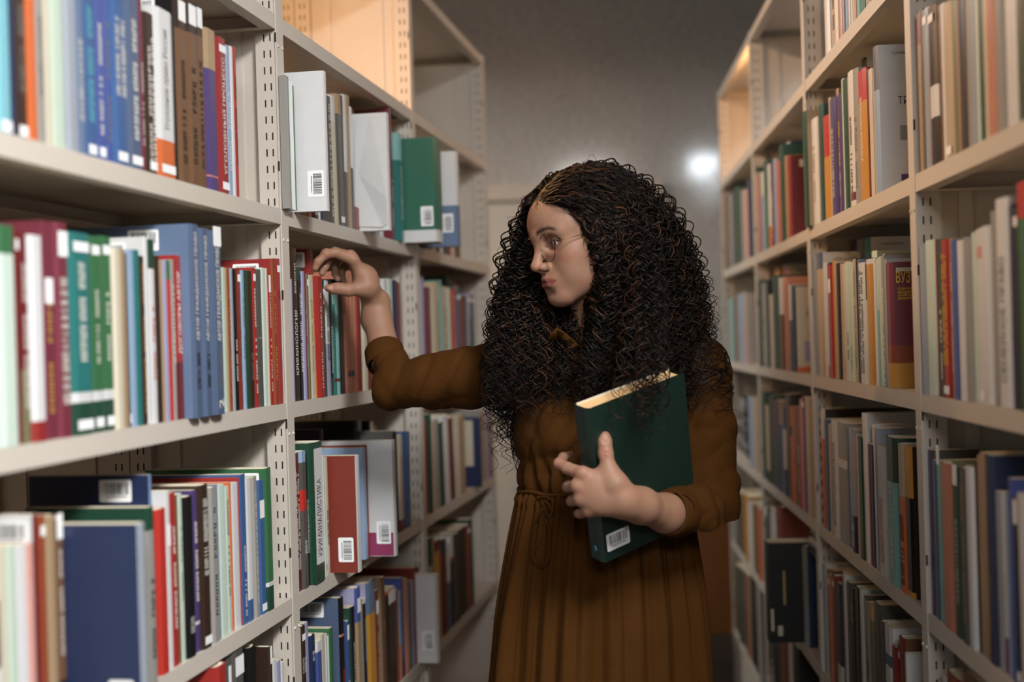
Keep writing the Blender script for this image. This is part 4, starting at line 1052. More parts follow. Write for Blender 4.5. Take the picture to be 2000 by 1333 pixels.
gadd(MB().tube([gp(93, 6.8, -4), gp(97, 3, -1), gp(98, 0, 0), gp(97, -3, -1), gp(93, -6.8, -4)], .0008, 6), 'bridge', M_WIRE)
# ------------------------------------------------------------------ dress
def cloth():
    m = bpy.data.materials.new('brown_cloth'); m.use_nodes = True; nt = m.node_tree; b = nt.nodes['Principled BSDF']
    tc = nt.nodes.new('ShaderNodeTexCoord'); n = nt.nodes.new('ShaderNodeTexNoise'); n.inputs['Scale'].default_value = 350; n.inputs['Detail'].default_value = 3
    nt.links.new(tc.outputs['Object'], n.inputs['Vector'])
    mx = nt.nodes.new('ShaderNodeMix'); mx.data_type = 'RGBA'; mx.inputs[6].default_value = lin((58, 34, 10)) + (1,); mx.inputs[7].default_value = lin((74, 45, 15)) + (1,)
    nt.links.new(n.outputs[0], mx.inputs[0]); nt.links.new(mx.outputs[2], b.inputs['Base Color'])
    b.inputs['Roughness'].default_value = .85; b.inputs['Specular IOR Level'].default_value = .08
    n2 = nt.nodes.new('ShaderNodeTexNoise'); n2.inputs['Scale'].default_value = 24; n2.inputs['Detail'].default_value = 4
    nt.links.new(tc.outputs['Object'], n2.inputs['Vector'])
    bp = nt.nodes.new('ShaderNodeBump'); bp.inputs['Strength'].default_value = .35; bp.inputs['Distance'].default_value = .008
    nt.links.new(n2.outputs[0], bp.inputs['Height']); nt.links.new(bp.outputs[0], b.inputs['Normal'])
    return m
M_CLOTH = cloth()
DC = np.array((.158, 2.392))            # axis of the torso
WZ = 1.083                              # waist height
def build_bodice():
    s = SDF((-.27, 2.14, 1.03), (.47, 2.64, 1.42), .004)
    s.ell((DC[0], DC[1] - .002, 1.185), (.158, .112, .17), 0)
    s.ell((DC[0] - .062, DC[1] - .062, 1.195), (.062, .058, .068), .04)
    s.ell((DC[0] + .062, DC[1] - .062, 1.195), (.062, .058, .068), .04)
    s.ell((DC[0], DC[1], 1.10), (.150, .108, .06), .03)
    s.cap((DC[0], 2.40, 1.30), v(RS), .050, .052, .045); s.cap((DC[0], 2.40, 1.30), v(LS), .050, .054, .045)
    # reaching sleeve
    e = at(772, 752, 2.50)
    s.chain([v(at(1015, 728, 2.41)), v(at(925, 738, 2.44)), v(at(850, 745, 2.47)), v(e), v(at(762, 718, 2.53))], [.054, .054, .050, .042, .038], .03)
    s.cap(v(at(765, 735, 2.52)), v(at(752, 692, 2.555)), .042, .0365, .014)
    # sleeve round the book
    s.chain([v(at(1360, 735, 2.37)), v(at(1378, 850, 2.36)), v(at(1386, 960, 2.335)), v(at(1378, 1000, 2.31))], [.056, .052, .050, .050], .03)
    s.chain([v(at(1380, 1000, 2.31)), v(at(1345, 1003, 2.215)), v(at(1312, 1003, 2.16))], [.052, .047, .037], .02)
    X, Y, Z = s._pts((slice(None),) * 3)
    # soft folds: across the bent sleeves, gathers above the waist
    rg = np.random.RandomState(8); f1 = np.zeros(s.n, np.float32); wx = X + .012 * np.sin(Z * 37 + Y * 21); wz = Z + .012 * np.sin(X * 33 + Y * 19)
    for i_ in range(4):
        a_ = rg.rand() * 3.14; w_ = rg.uniform(16, 48); q_ = np.sin((wx * math.cos(a_) + wz * math.sin(a_)) * w_ + Y * rg.uniform(-30, 30) + rg.rand() * 6)
        f1 = f1 + (1 - np.abs(q_)) ** 3 * .0042
    f1 = f1 - .002; f2 = np.sin(X * 23 - Z * 31 + Y * 12) * .0022
    ang = np.arctan2(X - DC[0], -(Y - DC[1]))
    ga = np.sin(ang * 26 + 1.3 * np.sin(ang * 7)) * .0045 * np.clip((1.19 - Z) / .10, 0, 1) * (np.abs(X - DC[0]) < .2)
    s.g += (f1 + f2 + ga).astype(np.float32) * (s.g < .03)
    # open neck
    s.cap((DC[0] + .0, 2.40, 1.46), (DC[0], 2.385, 1.335), .066, .060, .004, mode='-')
    s.cap(v(at(1152, 640, 2.20)), v(at(1150, 700, 2.20)), .030, .008, .006, mode='-')
    s.cap(v(at(1152, 640, 2.30)), v(at(1150, 705, 2.26)), .032, .008, .006, mode='-')
    V, Fq = biggest(*s.mesh()); V = relax(V, Fq, 2)
    k = V[Fq].mean(1)[:, 2] > 1.045
    return V, Fq
bV, bF = build_bodice()
def build_skirt():
    NT, NZ = 720, 110; V = []; th = np.linspace(0, 2 * PI, NT, endpoint=False)
    rng = np.random.RandomState(4); ph = rng.rand(8) * 6.28
    for i in range(NZ):
        t = i / (NZ - 1); z = WZ + .004 - t * .93
        a = .149 + .030 * min(1, t * 4) ** .7 + .07 * t; b = .104 + .036 * min(1, t * 4) ** .7 + .08 * t
        a += .0065 * math.sin(t * 30) * (t < .02)
        wob = np.sin(th * 9 + ph[0] + .6 * math.sin(t * 5)) * .5 + np.sin(th * 15 + ph[1] + t * 1.5) * .35
        fine = np.sin(th * 52 + ph[2] + 1.8 * np.sin(th * 5 + ph[3])) ; mid = np.sin(th * 27 + ph[4] + 1.2 * np.sin(th * 4 + ph[5]) + .5 * t)
        fold = fine * .0030 * math.exp(-t * 5) + mid * (.0020 + .0045 * min(1, t * 5)) * math.exp(-t * .6) + wob * .015 * min(1, t * 3)
        sharp = -np.abs(np.sin(th * 13.5 + ph[6] + .5 * np.sin(th * 3) + .3 * t)) ** .5 * .006 * min(1, t * 4)
        r = 1 + 0 * th
        cx = DC[0] - .014 * min(1, t * 2.5); cy = DC[1] - .004
        nx, ny = np.cos(th), np.sin(th)
        V.append(np.stack([cx + nx * (a + fold + sharp), cy + ny * (b + fold + sharp), np.full(NT, z)], 1))
    V = np.concatenate(V); i = np.arange(NZ - 1)[:, None] * NT; j = np.arange(NT)[None, :]; j2 = (j + 1) % NT
    Fq = np.stack([i + j, i + NT + j, i + NT + j2, i + j2], -1).reshape(-1, 4)
    return V, Fq
sV, sF = build_skirt()
dress = np_mesh('dress', np.concatenate([bV, sV]), np.concatenate([bF, sF + len(bV)]), M_CLOTH); pchild(dress)
from mathutils.bvhtree import BVHTree
bvh = BVHTree.FromPolygons([tuple(p) for p in np.concatenate([bV, sV])], [tuple(int(k) for k in f) for f in np.concatenate([bF, sF + len(bV)])])
def on_dress(px, py, off=.002):
    d = ray(px, py).normalized(); h = bvh.ray_cast(Vector((0, 0, H)), d)
    return (h[0] + h[1].normalized() * off * (1 if h[1].dot(d) < 0 else -1)) if h[0] is not None else at(px, py, 2.27)
def dpart(o, par=dress):
    bpy.context.view_layer.update(); o.parent = par; o.matrix_parent_inverse = par.matrix_world.inverted(); return o
# waist cord with its bow and hanging loop
ring = [Vector((DC[0] + .1535 * math.cos(a), DC[1] + .1095 * math.sin(a), WZ + .002 + .002 * math.sin(a * 9))) for a in np.linspace(0, 2 * PI, 97)]
dpart(MB().tube(ring, .0042, 8, cap=False).build('waist_cord', M_CLOTH, None, True))
def cord(pts, r=.0024, lift=.004):
    P_ = [on_dress(x, y, lift) for x, y in pts]; Q = []
    for i in range(len(P_) - 1):
        a, b, c, d = P_[max(i - 1, 0)], P_[i], P_[i + 1], P_[min(i + 2, len(P_) - 1)]
        for k in range(6):
            t = k / 6; Q.append(.5 * ((2 * b) + (c - a) * t + (2 * a - 5 * b + 4 * c - d) * t * t + (3 * b - a - 3 * c + d) * t ** 3))
    Q.append(P_[-1]); return MB().tube(Q, r, 7).build('tie_string', M_CLOTH, None, True)
dpart(cord([(1062, 978), (1075, 990), (1078, 1005), (1070, 1022), (1062, 1036), (1052, 1058), (1045, 1082), (1046, 1098), (1056, 1108), (1068, 1104), (1076, 1086), (1078, 1062), (1074, 1034), (1071, 1015)]))
dpart(cord([(1050, 975), (1062, 972), (1078, 978), (1084, 990), (1080, 1004), (1072, 1008), (1064, 998), (1060, 982)]))
dpart(cord([(1066, 990), (1058, 1000), (1052, 1020)]))
# placket and buttons
pl = [on_dress(x, y, .0015) for x, y in ((1150, 716), (1146, 745), (1142, 775), (1139, 805), (1137, 835), (1135, 865), (1134, 895), (1133, 925), (1133, 950))]
mb = MB()
for i, p in enumerate(pl):
    for dx_ in (-.013, -.012, .012, .013): mb.v.append((p.x + dx_, p.y + abs(dx_) * .12 + (.0018 if abs(dx_) > .0125 else 0), p.z))
for i in range(len(pl) - 1):
    for k in range(3): mb.f.append([i * 4 + k, i * 4 + k + 1, i * 4 + 5 + k, i * 4 + 4 + k]); mb.mi.append(0)
dpart(mb.build('button_placket', M_CLOTH, None, True))
M_BTN = mat('button_brown', (96, 60, 34), .35, .05)
for (x, y) in ((1147, 738), (1141, 790), (1137, 842)):
    p = on_dress(x, y, .004); dpart(MB().tube([p + Vector((0, .002, 0)), p, p - Vector((0, .0012, 0))], [.0055, .0055, .0040], 14).build('button', M_BTN, None, True))
# collar: two turned flaps
for sd in (-1, 1):
    base = [(1150 + sd * 2, 712), (1150 + sd * 12, 690), (1150 + sd * 26, 668), (1150 + sd * 46, 650), (1150 + sd * 62, 640)]
    out_ = [(1150 + sd * 16, 716), (1150 + sd * 34, 722), (1150 + sd * 48, 708), (1150 + sd * 66, 684), (1150 + sd * 80, 662)]
    mb = MB()
    for (b_, o_) in zip(base, out_):
        p, q = on_dress(*b_, .006), on_dress(*o_, .005)
        p = Vector((p.x, min(p.y, q.y + .02), p.z)); m_ = (p + q) / 2 + Vector((0, -.006, .002))
        mb.v += [tuple(p), tuple(m_), tuple(q)]
    for i in range(4):
        for k in range(2): mb.f.append([i * 3 + k, i * 3 + k + 1, i * 3 + 4 + k, i * 3 + 3 + k]); mb.mi.append(0)
    o = mb.build('collar', M_CLOTH, None, True); md = o.modifiers.new('s', 'SOLIDIFY'); md.thickness = .0014; dpart(o)
# cuffs
def cuff(a, b, ra, rb, nrm=None):
    a, b = Vector(a), Vector(b); t = (b - a).normalized(); u = t.orthogonal().normalized(); w_ = t.cross(u); mb = MB(); n = 48
    prof = [(0, ra), (.3, ra + .0015), (.97, rb + .0012), (1.02, rb), (1.0, rb - .002), (.6, rb - .0025)]
    for (k, r_) in prof:
        for j in range(n):
            g = 2 * PI * j / n; mb.v.append(tuple(a.lerp(b, k) + (u * math.cos(g) + w_ * math.sin(g)) * (r_ + .0007 * math.sin(3 * g + k * 3))))
    for i in range(len(prof) - 1):
        for j in range(n): mb.f.append([i * n + j, i * n + (j + 1) % n, (i + 1) * n + (j + 1) % n, (i + 1) * n + j]); mb.mi.append(0)
    dpart(mb.build('cuff', M_CLOTH, None, True))
cuff(at(757, 712, 2.538), at(749, 682, 2.562), .0385, .0372)
cuff(at(1328, 1004, 2.185), at(1304, 1002, 2.148), .0395, .0365)
# shoes below the frame
for sd in (-1, 1):
    mb = MB(); c = Vector((.150 + .07 * sd, 2.31, 0))
    for i, (yy, wx, hz) in enumerate(((.13, .020, .05), (.11, .034, .075), (.05, .036, .07), (-.03, .042, .055), (-.09, .040, .04), (-.125, .024, .028))):
        for k in range(12):
            a = 2 * PI * k / 12; mb.v.append((c.x + math.cos(a) * wx, c.y + yy, max(.001, hz / 2 + math.sin(a) * hz / 2)))
    for i in range(5):
        for k in range(12): mb.f.append([i * 12 + k, i * 12 + (k + 1) % 12, (i + 1) * 12 + (k + 1) % 12, (i + 1) * 12 + k]); mb.mi.append(0)
    mb.f.append(list(range(12))); mb.mi.append(0); mb.f.append([60 + k for k in range(12)][::-1]); mb.mi.append(0)
    pchild(mb.build('shoe', mat('shoe_leather', (40, 28, 22), .4, .05), None, True))

# ------------------------------------------------------------------ hair
def hair_material():
    m = bpy.data.materials.new('hair_dark'); m.use_nodes = True; nt = m.node_tree; b = nt.nodes['Principled BSDF']
    at_ = nt.nodes.new('ShaderNodeAttribute'); at_.attribute_name = 'tint'
    nt.links.new(at_.outputs['Color'], b.inputs['Base Color']); b.inputs['Roughness'].default_value = .42; b.inputs['Specular IOR Level'].default_value = .2
    return m
HR = np.random.RandomState(11)
Hc, Hr = np.array([-10, 0, 30]) * mm, np.array([95, 75, 82]) * mm
def allowed(p):
    f, l, u = p / mm
    if u < -62: return False
    if u < -25: return f < -12
    return f < 17 + .62 * (u + 25)
def bez(p0, p1, p2, p3, t):
    t = t[:, None]; return (1 - t) ** 3 * p0 + 3 * (1 - t) ** 2 * t * p1 + 3 * (1 - t) * t * t * p2 + t ** 3 * p3
def push_ell(Pt, c, r, pad):
    q = (Pt - c) / (np.array(r) + pad); d = np.linalg.norm(q, axis=1)
    k = np.where(d < 1, 1 / np.maximum(d, 1e-3), 1)[:, None]; return c + (Pt - c) * k
def push_cap(Pt, a, b, r):
    ab = b - a; t = np.clip(((Pt - a) @ ab) / (ab @ ab), 0, 1)[:, None]; q = Pt - a - t * ab; d = np.linalg.norm(q, axis=1)[:, None]
    return np.where(d < r, a + t * ab + q / np.maximum(d, 1e-4) * r, Pt)
Rm = np.array(HM.to_3x3())
fw = np.array([hf.x, hf.y, 0]); fw /= np.linalg.norm(fw); lf = np.array([-fw[1], fw[0], 0]); lf = lf if lf @ np.array(hl) > 0 else -lf
def emit(Cc, t, K, fly, amp_k=1.0):
    global off
    wl = HR.uniform(.030, .046) if not fly else HR.uniform(.03, .06)
    amp = amp_k * HR.uniform(.0065, .0125) * (1 if not fly else 1.5)
    T = np.gradient(Cc, axis=0); T /= np.linalg.norm(T, axis=1)[:, None] + 1e-9
    a_ = np.cross(T, [.3, .9, .2]); a_ /= np.linalg.norm(a_, axis=1)[:, None] + 1e-9; b_ = np.cross(T, a_)
    s_ = np.concatenate([[0], np.cumsum(np.linalg.norm(np.diff(Cc, axis=0), axis=1))])
    env = np.clip((s_ - .015) / .09, 0, 1) * amp
    ph = HR.rand() * 6.28 + 2 * PI * s_ / wl + .8 * np.sin(s_ * 37 + HR.rand() * 6); sg_ = 1 if HR.rand() < .5 else -1
    Cc = Cc + a_ * (env * np.cos(ph))[:, None] + b_ * (sg_ * env * np.sin(ph))[:, None]
    Cc = push_ell(Cc, np.array([DC[0], DC[1], 1.18]), (.160, .118, .172), .006)
    Cc = push_cap(Cc, v(RS), v(at(850, 745, 2.47)), .060); Cc = push_cap(Cc, v((DC[0], 2.40, 1.30)), v(RS), .056)
    Cc = push_cap(Cc, v(LS), v(at(1378, 850, 2.36)), .060); Cc = push_cap(Cc, v((DC[0], 2.40, 1.30)), v(LS), .058)
    hp = (Cc - np.array(HEAD)) @ Rm; hp = push_ell(hp, Hc, Hr, .0025); Cc = hp @ Rm.T + np.array(HEAD)
    T = np.gradient(Cc, axis=0); T /= np.linalg.norm(T, axis=1)[:, None] + 1e-9
    a_ = np.cross(T, [.3, .9, .2]); a_ /= np.linalg.norm(a_, axis=1)[:, None] + 1e-9; b_ = np.cross(T, a_)
    r0 = HR.uniform(.0009, .0019) if not fly else .00035
    rad = r0 * np.clip(1.25 - t ** 3 * 1.05, .12, 1)
    M_ = 3
    ring_ = []
    for k in range(M_):
        g = 2 * PI * k / M_; ring_.append(Cc + (a_ * math.cos(g) + b_ * math.sin(g) * .6) * rad[:, None] * 1.15)
    Vv = np.stack(ring_, 1).reshape(-1, 3); i = np.arange(K - 1)[:, None] * M_; j = np.arange(M_)[None, :]; j2 = (j + 1) % M_
    hfc.append(np.stack([i + j, i + j2, i + M_ + j2, i + M_ + j], -1).reshape(-1, 4) + off); hv.append(Vv); off += len(Vv)
    base = np.array(lin((15, 10, 8))) if HR.rand() > .14 else np.array(lin((56, 35, 22)))
    tipc = base * (1 + .9 * HR.rand() * t[:, None]); hcol.append(np.repeat(tipc, M_, 0))
hv, hfc, hcol = [], [], []; off = 0; made = 0; tries = 0
N_STR, N_FLY = 2900, 420
while made < N_STR + N_FLY and tries < 20000:
    tries += 1
    fly = made >= N_STR
    n = HR.normal(size=3); n /= np.linalg.norm(n)
    p = Hc + n * Hr
    if not allowed(p): continue
    nn = n / Hr; nn /= np.linalg.norm(nn)
    f, l, u = p / mm
    w0 = h2w(p[None])[0]; nw = Rm @ nn
    az = math.atan2(nw @ lf, nw @ fw)
    side = 1 if (l > -6 + HR.normal() * 3) else -1
    if nw @ fw < -.1 and HR.rand() < .45: side = -1
    azt = abs(az) if side > 0 else -abs(az)
    azt = side * (24 + (abs(azt) / PI * 180) * (.86 if side > 0 else .55) + HR.normal() * 11) * PI / 180
    azt = max(-PI, min(PI, azt))
    if side > 0: azt = max(azt, .72)
    if side < 0: azt = min(azt, -.42)
    dr = fw * math.cos(azt) + lf * math.sin(azt)
    rr_ = HR.uniform(.35, 1.0) ** .5 if side > 0 else HR.uniform(.08, 1.0) ** .6
    cen = np.array([.158, 2.385, 0])
    tip = cen + np.array([dr[0] * .215, dr[1] * .150, 0]) * rr_
    front = math.cos(azt) > .2
    zt = HR.uniform(1.19, 1.31) if side > 0 else HR.uniform(1.17, 1.27)
    if front and HR.rand() < .35: zt -= HR.uniform(.02, .07)
    if abs(azt) > 1.9: zt = HR.uniform(1.21, 1.38)
    tip[2] = zt
    vol = .050 + .030 * max(0, -nw @ fw) + .016 * max(0, nw[2])
    p1 = w0 + nw * vol * HR.uniform(.55, 1.05) + np.array([0, 0, .022 * max(0, nn[2])])
    out_ = np.array([dr[0] * 1.05, dr[1], 0])
    fr_ = max(0., (nw @ fw)) * (1 if u > -10 else 0)
    p1 = p1 - fw * .062 * fr_ + lf * side * .050 * fr_ + np.array([0, 0, .012 * fr_])
    p2 = cen + out_ * np.array([.19, .14, 0]) * (.45 + .55 * rr_) + np.array([0, 0, zt + HR.uniform(.12, .20)])
    if fly: p1 = p1 + HR.normal(size=3) * .012; p2 = p2 + HR.normal(size=3) * .022; tip = tip + HR.normal(size=3) * .020
    ok = False
    for k_ in range(7):
        L = np.linalg.norm(p1 - w0) + np.linalg.norm(p2 - p1) + np.linalg.norm(tip - p2)
        K = int(max(40, L / .0023)); t = np.linspace(0, 1, K)
        Cc = bez(w0, p1, p2, tip, t)
        hp = (Cc - np.array(HEAD)) @ Rm
        # keep the face clear
        bad = (hp[:, 0] > .040 + np.clip(hp[:, 2] + .025, -.02, .1) * .62) & (hp[:, 2] > -.122) & (hp[:, 2] < .060) & (hp[:, 1] > -.058) & (hp[:, 0] < .30)
        if not bad.any(): ok = True; break
        p1 = p1 - fw * .016 + lf * side * .006; p2 = p2 - fw * .024 + lf * side * .008; tip = tip - fw * .016
    if not ok: continue
    emit(Cc, t, K, fly)
    made += 1
def px3(x, y, Y): return np.array(at(x, y, Y))
def strand(w0, p1, p2, tip, fly=False, amp_k=1.0, face=True):
    L = np.linalg.norm(p1 - w0) + np.linalg.norm(p2 - p1) + np.linalg.norm(tip - p2); K = int(max(30, L / .0023)); t = np.linspace(0, 1, K)
    Cc = bez(w0, p1, p2, tip, t); hp = (Cc - np.array(HEAD)) @ Rm
    if face:
        bad = (hp[:, 0] > .042 + np.clip(hp[:, 2] + .025, -.02, .1) * .62) & (hp[:, 2] > -.118) & (hp[:, 2] < .060) & (hp[:, 1] > -.050) & (hp[:, 0] < .30)
        if bad.any(): return False
    emit(Cc, t, K, fly, amp_k); return True
def root(cond):
    while True:
        n = HR.normal(size=3); n /= np.linalg.norm(n); p = Hc + n * Hr
        if allowed(p) and cond(p / mm):
            nn = n / Hr; nn /= np.linalg.norm(nn); return h2w(p[None])[0], Rm @ nn
# hair falling over the far side of the chest
for k in range(820):
    w0, nw = root(lambda q: q[1] < -15)
    x, y = HR.uniform(948, 1112), HR.uniform(690, 800) + (45 if HR.rand() < .12 else 0)
    tip = px3(x, y, HR.uniform(2.235, 2.31)); p2 = px3(x + HR.uniform(-15, 15), y - HR.uniform(110, 190), HR.uniform(2.29, 2.37))
    strand(w0, w0 + nw * HR.uniform(.03, .06), p2, tip)
# hair at the neck on the near side
for k in range(420):
    w0, nw = root(lambda q: q[1] > 10 and q[0] < 10)
    x, y = HR.uniform(1118, 1200), HR.uniform(700, 800)
    tip = px3(x, y, HR.uniform(2.20, 2.25)); p2 = px3(HR.uniform(1150, 1200), HR.uniform(615, 660), HR.uniform(2.25, 2.30))
    strand(w0, w0 + nw * HR.uniform(.03, .06), p2, tip)
# curls hanging over the top of the book
for k in range(60):
    w0, nw = root(lambda q: q[1] > 25 and q[0] < 0)
    x, y = HR.uniform(1170, 1300), HR.uniform(770, 855)
    tip = px3(x, y, 2.015); p2 = px3(x + HR.uniform(-10, 20), y - 150, 2.10)
    strand(w0, w0 + nw * .06, p2, tip)
# front hair swept back from the hairline
for k in range(620):
    w0, nw = root(lambda q: q[2] > 36 and q[0] > 17 + .62 * (q[2] + 25) - 22)
    sd_ = 1 if (w0 - np.array(HEAD)) @ Rm[:, 1] > -.008 else -1
    if sd_ > 0:
        p1 = w0 + nw * .018 - fw * .015 + lf * .012 + np.array([0, 0, .010]); p2 = w0 - fw * .085 + lf * .050 + np.array([0, 0, HR.uniform(-.03, .02)]); tip = w0 - fw * HR.uniform(.09, .13) + lf * .065 + np.array([0, 0, HR.uniform(-.17, -.06)])
    else:
        p1 = w0 + nw * .028 - lf * .018 + np.array([0, 0, .014]); p2 = w0 - fw * .02 - lf * .085 + np.array([0, 0, -.03]); tip = w0 - fw * .01 - lf * .095 + np.array([0, 0, HR.uniform(-.25, -.12)])
    strand(w0, p1, p2, tip, False, .55, face=(sd_ > 0))
# hair lying close to the scalp around the parting
for k in range(1500):
    w0, nw = root(lambda q: q[2] > 5 and q[0] > -30 and q[1] > -40)
    lc = float((w0 - np.array(HEAD)) @ Rm[:, 1]); sd_ = 1 if lc > -.006 else -1
    T_ = -fw * HR.uniform(.4, .9) + lf * sd_ * HR.uniform(.5, .9) + np.array([0, 0, -.15]); T_ = T_ - nw * (T_ @ nw); T_ /= np.linalg.norm(T_)
    Lh = HR.uniform(.05, .11)
    strand(w0 - nw * .001, w0 + T_ * Lh * .33 + nw * .007, w0 + T_ * Lh * .66 + nw * .004, w0 + T_ * Lh - nw * Lh * .22, False, .32, face=False)
# short baby hairs at the temple
for k in range(70):
    u_ = HR.uniform(20, 78); f_ = 17 + .62 * (u_ + 25) + HR.uniform(-3, 3); l_ = 1
    q = math.sqrt(max(.02, 1 - ((f_ + 10) / 95) ** 2 - ((u_ - 30) / 82) ** 2)) * 75 if abs(f_ + 10) < 95 else 10
    p0 = np.array([f_, q + 1.5, u_]); d0 = np.array([HR.uniform(4, 14), HR.uniform(0, 3), HR.uniform(-20, -6)])
    K = 12; t = np.linspace(0, 1, K); Cc = p0 + d0 * t[:, None] + np.array([-9, -1.0, -3]) * (t ** 2)[:, None] * HR.uniform(.3, 1.4)
    Cc = h2w(Cc * mm); T = np.gradient(Cc, axis=0); T /= np.linalg.norm(T, axis=1)[:, None]; a_ = np.cross(T, [.3, .9, .2]); a_ /= np.linalg.norm(a_, axis=1)[:, None]; b_ = np.cross(T, a_)
    Vv = np.stack([Cc + (a_ * math.cos(g) + b_ * math.sin(g)) * .00028 for g in (0, 2.1, 4.2)], 1).reshape(-1, 3)
    i = np.arange(K - 1)[:, None] * 3; j = np.arange(3)[None, :]; j2 = (j + 1) % 3
    hfc.append(np.stack([i + j, i + j2, i + 3 + j2, i + 3 + j], -1).reshape(-1, 4) + off); hv.append(Vv); off += len(Vv); hcol.append(np.tile(lin((30, 20, 15)), (len(Vv), 1)))
# dense inner mass behind the neck and over the scalp
s = SDF((-.06, 2.22, 1.22), (.42, 2.60, 1.72), .006)
def hh(f, l, u): return np.array(HM @ Vector(P(f, l, u)))
s.ell(hh(-16, 0, 28), (.090, .086, .086), 0)
s.ell((.205, 2.45, 1.44), (.100, .070, .15), .05)
s.ell((.26, 2.41, 1.38), (.065, .07, .12), .04)
s.ell((.06, 2.44, 1.38), (.06, .03, .10), .04)
s.cap(hh(40, 0, -20), hh(150, 40, -30), .088, .10, .0, mode='-'); s.cap(hh(75, 0, 40), hh(150, 30, 40), .060, .08, .0, mode='-'); s.cap(hh(60, 10, -75), hh(140, 60, -120), .055, .08, 0, mode='-')
V, Fq = s.mesh(); V = relax(V, Fq, 3)
hv.append(V); hfc.append(Fq + off); hcol.append(np.tile(lin((14, 10, 8)), (len(V), 1)))
hair = np_mesh('hair', np.concatenate(hv), np.concatenate(hfc), hair_material(), None, np.concatenate(hcol)); pchild(hair)

# ------------------------------------------------------------------ the book she holds
O_ = at(1150, 800, 2.042); Dn = at(1183, 1100, 2.125); Rt = at(1338, 748, 2.15)
zz_ = (O_ - Dn); hgt = zz_.length; zz_ = zz_.normalized(); xx_ = (Rt - O_); xx_ = (xx_ - zz_ * xx_.dot(zz_)); wid = xx_.length; xx_ = xx_.normalized(); yy_ = zz_.cross(xx_)
th_ = .040
# local book axes: x = thickness towards the body, y = depth towards the fore edge, z = up; the camera-side board is x = 0
exb = yy_; eyb = xx_
if exb.cross(eyb).dot(zz_) < 0: pass
Mb = Matrix(((yy_.x, xx_.x, zz_.x, Dn.x), (yy_.y, xx_.y, zz_.y, Dn.y), (yy_.z, xx_.z, zz_.z, Dn.z), (0, 0, 0, 1)))
print('held book', hgt, wid, yy_)
# right-handed frame: board facing the camera is x = w, so shift the origin to the far board
Mr = Matrix(((-yy_.x, xx_.x, zz_.x, Dn.x + yy_.x * th_), (-yy_.y, xx_.y, zz_.y, Dn.y + yy_.y * th_), (-yy_.z, xx_.z, zz_.z, Dn.z + yy_.z * th_), (0, 0, 0, 1)))
vv, ff, mats, mi, tb, c_ = book_mesh(th_, wid, hgt, True, [(1, 'dgreen')], None, -1, None)
hb = empty('hardback_book', Mr)
M_HB = mat('held_book_cloth', (14, 36, 29), .42, .12, 300, bump=.2)
link_mesh('cover', vv, ff, [M_HB, mat('endpaper', (200, 194, 178), .8, .04)], hb, mi)
MB().box(tb, th_ - tb, tb + .001, wid - .005, .004, hgt - .004).build('pages', mat('old_page_paper', (206, 170, 122), .85, .08, 300), hb)
lb = bpy.data.objects.new('barcode_label', barcode_mesh(2)); C.objects.link(lb); lb.parent = hb; lb.matrix_local = near_M(-1, th_, .030, .032, PI / 2)
for k_, (zc_, xx0) in enumerate(((.60, .35), (.60, .5), (.60, .65))):
    flat('title_lettering', pseudo_mesh(k_ + 1), hb, spine_M(th_, hgt, zc_ - .06, .055, .0035, c_, (xx0 - .5)), mat('worn_gilt', (126, 130, 106), .5, .02))
b = MB(); n_ = 12; b.v = [(th_ * .55 + .004 * math.cos(2 * PI * k / n_), -c_ - .0006, .022 + .005 * math.sin(2 * PI * k / n_)) for k in range(n_)]; b.f = [list(range(n_))]; b.mi = [0]
b.build('blue_dot_sticker', mat('sticker_blue', (70, 130, 170), .5, .02), hb)
tag(hb, 'large dark green hardback book held against her chest under her arm', 'book')

# ------------------------------------------------------------------ far end: wooden desk side and chair
wd = mat('orange_wood', (112, 66, 24), .45, .18, 9)
r = empty('desk', Matrix.Translation((at(1348, 1200, 5.95).x, 5.93, 0)))
MB().box(0, .75, 0, .022, .0, .80).build('front_panel', wd, r); MB().box(-.02, .77, -.03, .42, .802, .83).build('desk_top', wd, r)
MB().box(0, .022, .023, .38, 0, .80).build('side_panel', wd, r); MB().box(.728, .75, .023, .38, 0, .80).build('side_panel', wd, r)
tag(r, 'orange brown wooden desk standing by the far wall behind the woman', 'desk')
r = empty('chair', Matrix.Translation((at(1330, 1300, 4.9).x, 4.95, 0)))
mt = mat('chrome', (170, 170, 166), .25, .02, metal=.9); dk = mat('chair_fabric', (34, 32, 32), .8, .1, 80)
MB().tube([(0, 0, .003), (-.01, .01, .44)], .011, 8).build('leg', mt, r, True); MB().tube([(-.38, 0, .003), (-.37, .01, .44)], .011, 8).build('leg', mt, r, True)
MB().tube([(.0, .40, .003), (-.01, .38, .44), (-.02, .42, .84)], .011, 8).build('leg', mt, r, True); MB().tube([(-.38, .40, .003), (-.37, .38, .44), (-.36, .42, .84)], .011, 8).build('leg', mt, r, True)
MB().box(-.40, .02, -.02, .38, .44, .49).build('seat', dk, r); MB().box(-.38, .0, .385, .41, .58, .86).build('backrest', dk, r)
tag(r, 'dark chair with chrome legs standing behind the woman', 'chair')
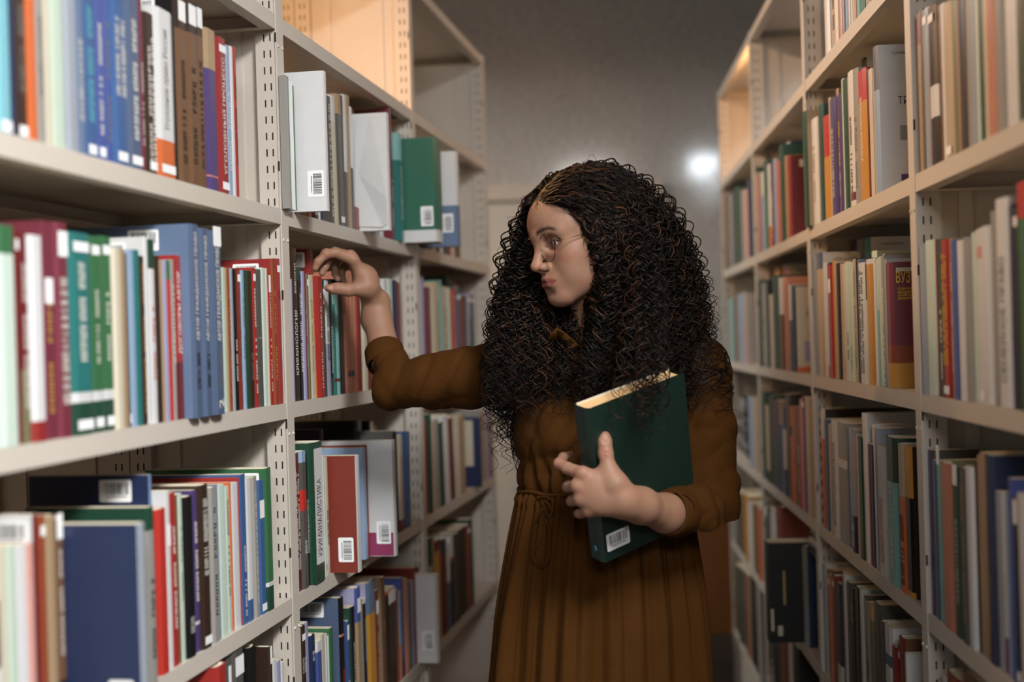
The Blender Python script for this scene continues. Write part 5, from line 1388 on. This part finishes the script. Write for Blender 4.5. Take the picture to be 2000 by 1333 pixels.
# ceiling lamps; the two by the far wall are added to brighten it
for k, (lx_, ly_, sx_, sy_, p_, c_l, z_) in enumerate(LAMPS):
    r = empty('pendant_lamp', Matrix.Translation((lx_, ly_, z_)))
    for q_ in (-.35, .35): MB().tube([(0, q_ * sy_, -.002), (0, q_ * sy_, CEIL - z_)], .005, 8).build('rod', mat('lamp_housing', (200, 200, 200), .5, .02), r, True)
    MB().box(-sx_ / 2 - .02, sx_ / 2 + .02, -sy_ / 2 - .02, sy_ / 2 + .02, -.05, -.0005).build('housing', mat('lamp_housing', (200, 200, 200), .5, .02), r)
    if k == 2:
        for q_ in (-1, 1): MB().box(q_ * (sx_ / 2 + .004) - .003, q_ * (sx_ / 2 + .004) + .003, -sy_ / 2, sy_ / 2, -.34, -.0505).build('light_blocker', mat('lamp_housing', (200, 200, 200), .5, .02), r)  # unseen boards added to keep this lamp's light off the right bookcases
    m = bpy.data.materials.new('diffuser_%d' % k); m.use_nodes = True; bb = m.node_tree.nodes['Principled BSDF']
    bb.inputs['Base Color'].default_value = (.8, .8, .8, 1); bb.inputs['Emission Color'].default_value = c_l + (1,); bb.inputs['Emission Strength'].default_value = [3, 3, 70, 3, 3][k]
    MB().box(-sx_ / 2, sx_ / 2, -sy_ / 2, sy_ / 2, -.062, -.0502).build('diffuser', m, r)
    tag(r, ['wide pendant lamp over the near end of the aisle', 'narrow warm pendant lamp over the far end of the aisle', 'cool pendant lamp over the next aisle behind the right bookcases', 'added unseen lamp brightening the far wall, behind the left bookcases', 'added unseen lamp brightening the far wall, behind the right bookcases'][k], 'lamp')

# small warm spot lamps clipped inside two of the upper compartments
def spot(side, q, y, z, power, label):
    M = cmat(side, q, y, z); r = empty('clip_lamp', M)
    MB().tube([(0, 0, .06), (0, 0, .03), (0, 0, .002)], [.012, .022, .034], 20).build('lamp_shade', mat('lamp_shade_metal', (60, 58, 56), .4, .02), r, True)
    MB().tube([(0, 0, .060), (0, 0, z_top(side) - z)], .004, 8).build('stem', mat('lamp_shade_metal', (60, 58, 56), .4, .02), r, True)
    m = mat('warm_bulb', (255, 190, 120), .5, .02, emit=6); MB().tube([(0, 0, .0), (0, 0, -.004)], .026, 20).build('bulb', m, r, True)
    d = bpy.data.lights.new('clip_lamp_light', 'POINT'); d.energy = power; d.color = (1, .52, .22); d.shadow_soft_size = .03
    o = bpy.data.objects.new('clip_lamp_light', d); C.objects.link(o); o.location = cmat(side, q, y, z - .04).translation
    tag(r, label, 'lamp')
def z_top(side): return lz(side, 'T') - .003
spot('L', 1.30, .20, lz('L', 'T') - .10, 12, 'small warm clip lamp in the top compartment of the middle left bookcase')
spot('R', -2.14, .13, lz('R', 'T') - .12, 9, 'small warm clip lamp in the top compartment of the far right bookcase')

r = empty('fill_lamp', Matrix.Translation((.10, NEARY, 2.25)))  # body of the fill light, added to brighten the aisle from the front
MB().box(-.53, .53, .0005, .045, -.23, .23).build('housing', mat('lamp_housing', (200, 200, 200), .5, .02), r)
MB().box(-.5, .5, .0452, .055, -.2, .2).build('diffuser', mat('fill_lamp_diffuser', (255, 250, 245), .5, 0, emit=3), r)
tag(r, 'added unseen fill lamp on the wall behind the camera', 'lamp')
label_books()
